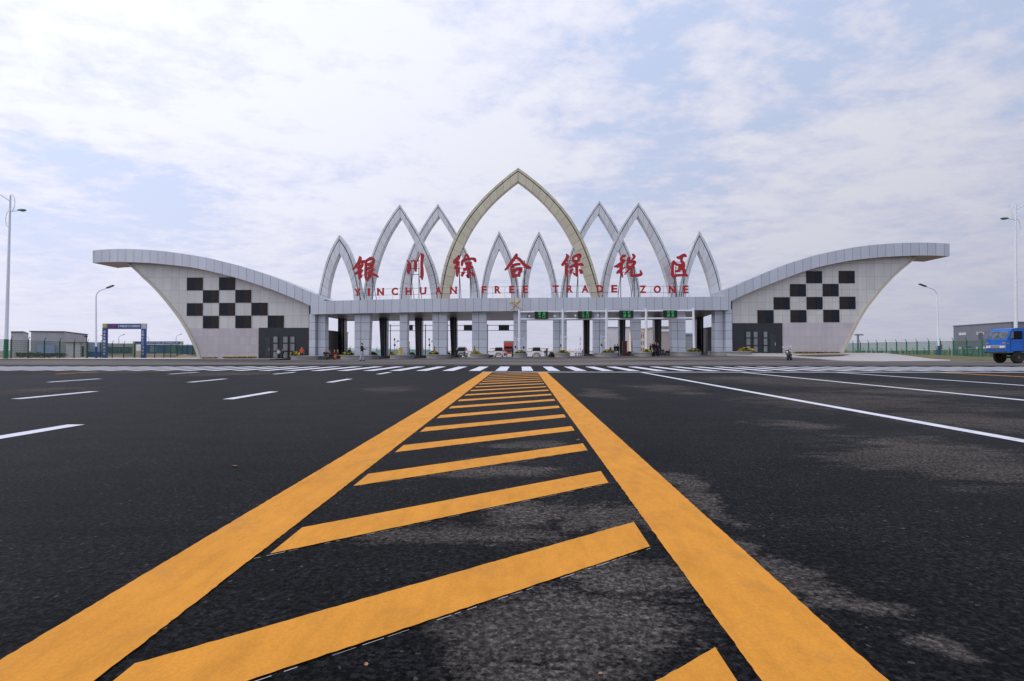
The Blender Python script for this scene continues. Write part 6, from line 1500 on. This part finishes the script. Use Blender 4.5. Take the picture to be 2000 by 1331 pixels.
for u, vt, lab in ((770, 662, 'thin dark equipment pole in the left lane under the rear gantry, nearest the left wing'), (838, 662, 'thin dark equipment pole in the left lane beside the third gate column')):
    p = XY(u, 84); g = gz(p[0], 84); t = thing('equipment_pole', (p[0], 84, g), lab, 'equipment pole', 'equipment poles in the left lanes'); zt = 1 + (685 - vt) * 84 / F
    b_ = MB(); b_.tube([(p[0], 84, g), (p[0], 84, zt)], .03, 6); b_.build('pole', M_steel, t)
    b_ = MB(); b_.cbox((p[0], 83.9, zt - .1), (.16, .2, .34)); b_.cbox((p[0] + .05, 83.9, zt - .95), (.22, .2, .3)); b_.tube([(p[0], 83.9, zt - .6), (p[0] + .45, 83.9, zt - .55)], .02, 5); b_.cbox((p[0] + .5, 83.9, zt - .35), (.3, .2, .16)); b_.build('camera', M_black, t)
for u0, u1, vt, Y, lab in ((20, 66, 684.5, 96, 'dark low shrubs between the left fence and the pale warehouse'), (62, 118, 686, 92, 'lower dark shrubs between the left fence and the site cabin')):
    a0, c0_ = XY(u0, Y), XY(u1, Y); rnd = random.Random(u0); mb = MB(); cx_ = (a0[0] + c0_[0]) / 2; hh = 1 + (685 - vt) * Y / F - gz(cx_, Y)
    for i in range(900):
        x = rnd.uniform(a0[0], c0_[0]) - cx_; top = hh * (.7 + .3 * mnoise.noise(Vector((x * .6, u0, 0)))); p = Vector((x, rnd.uniform(-.5, .5), top * rnd.random() ** .6)); q = rnd.uniform(.08, .2)
        n_ = Matrix.Rotation(rnd.uniform(0, 6), 3, 'Z') @ Matrix.Rotation(rnd.uniform(-1.2, 1.2), 3, 'X')
        mb.face([n_ @ Vector(v) * q + p for v in ((-.6, -.4, 0), (.6, -.4, 0), (.5, .5, 0), (-.5, .5, 0))], rnd.choice((0, 0, 1)))
    o = mb.build('shrub_bed', [M_ld, M_lg]); o.location = (cx_, Y, gz(cx_, Y)); tag(o, lab, 'shrubs')
# ------------------------------------------------------------------ litter on the road
M_leafd = mat('dry_leaf', srgb(170, 120, 84), 0.8, 0.0, 0.3, 30)
for u, v, s, lab, a_ in ((457, 913, .05, 'dry leaf lying on the asphalt left of the left yellow line', .3), (1128, 861, .06, 'dry leaf between two hatch bars close to the right yellow line', 1.2), (717, 1297, .022, 'dry leaf scrap on the dark asphalt at the lower middle', 2.0), (1555, 798, .04, 'small blue scrap on the asphalt near the first white lane line', .1), (1170, 1310, .018, 'dry leaf scrap beside the right yellow line at the bottom', .8)):
    x, y = gpx(u, v); b_ = MB(); k = 7
    for i in range(k):
        f0, f1 = i / k, (i + 1) / k; w0, w1 = math.sin(f0 * math.pi) ** .7 * .3, math.sin(f1 * math.pi) ** .7 * .3
        z0, z1 = .12 + .3 * (f0 - .5) ** 2, .12 + .3 * (f1 - .5) ** 2
        b_.face([Vector((f0 - .5, -w0, z0 + .1)) * s, Vector((f1 - .5, -w1, z1 + .1)) * s, Vector((f1 - .5, 0, z1)) * s, Vector((f0 - .5, 0, z0)) * s]); b_.face([Vector((f0 - .5, 0, z0)) * s, Vector((f1 - .5, 0, z1)) * s, Vector((f1 - .5, w1, z1 + .08)) * s, Vector((f0 - .5, w0, z0 + .08)) * s])
    o = b_.build('scrap_of_litter' if 'blue' in lab else 'fallen_leaf', mat('blue_scrap', srgb(120, 170, 220), .5) if 'blue' in lab else M_leafd); o.location = (x, y, 0.001); o.rotation_euler = (0, 0, a_); tag(o, lab, 'litter' if 'blue' in lab else 'leaf')
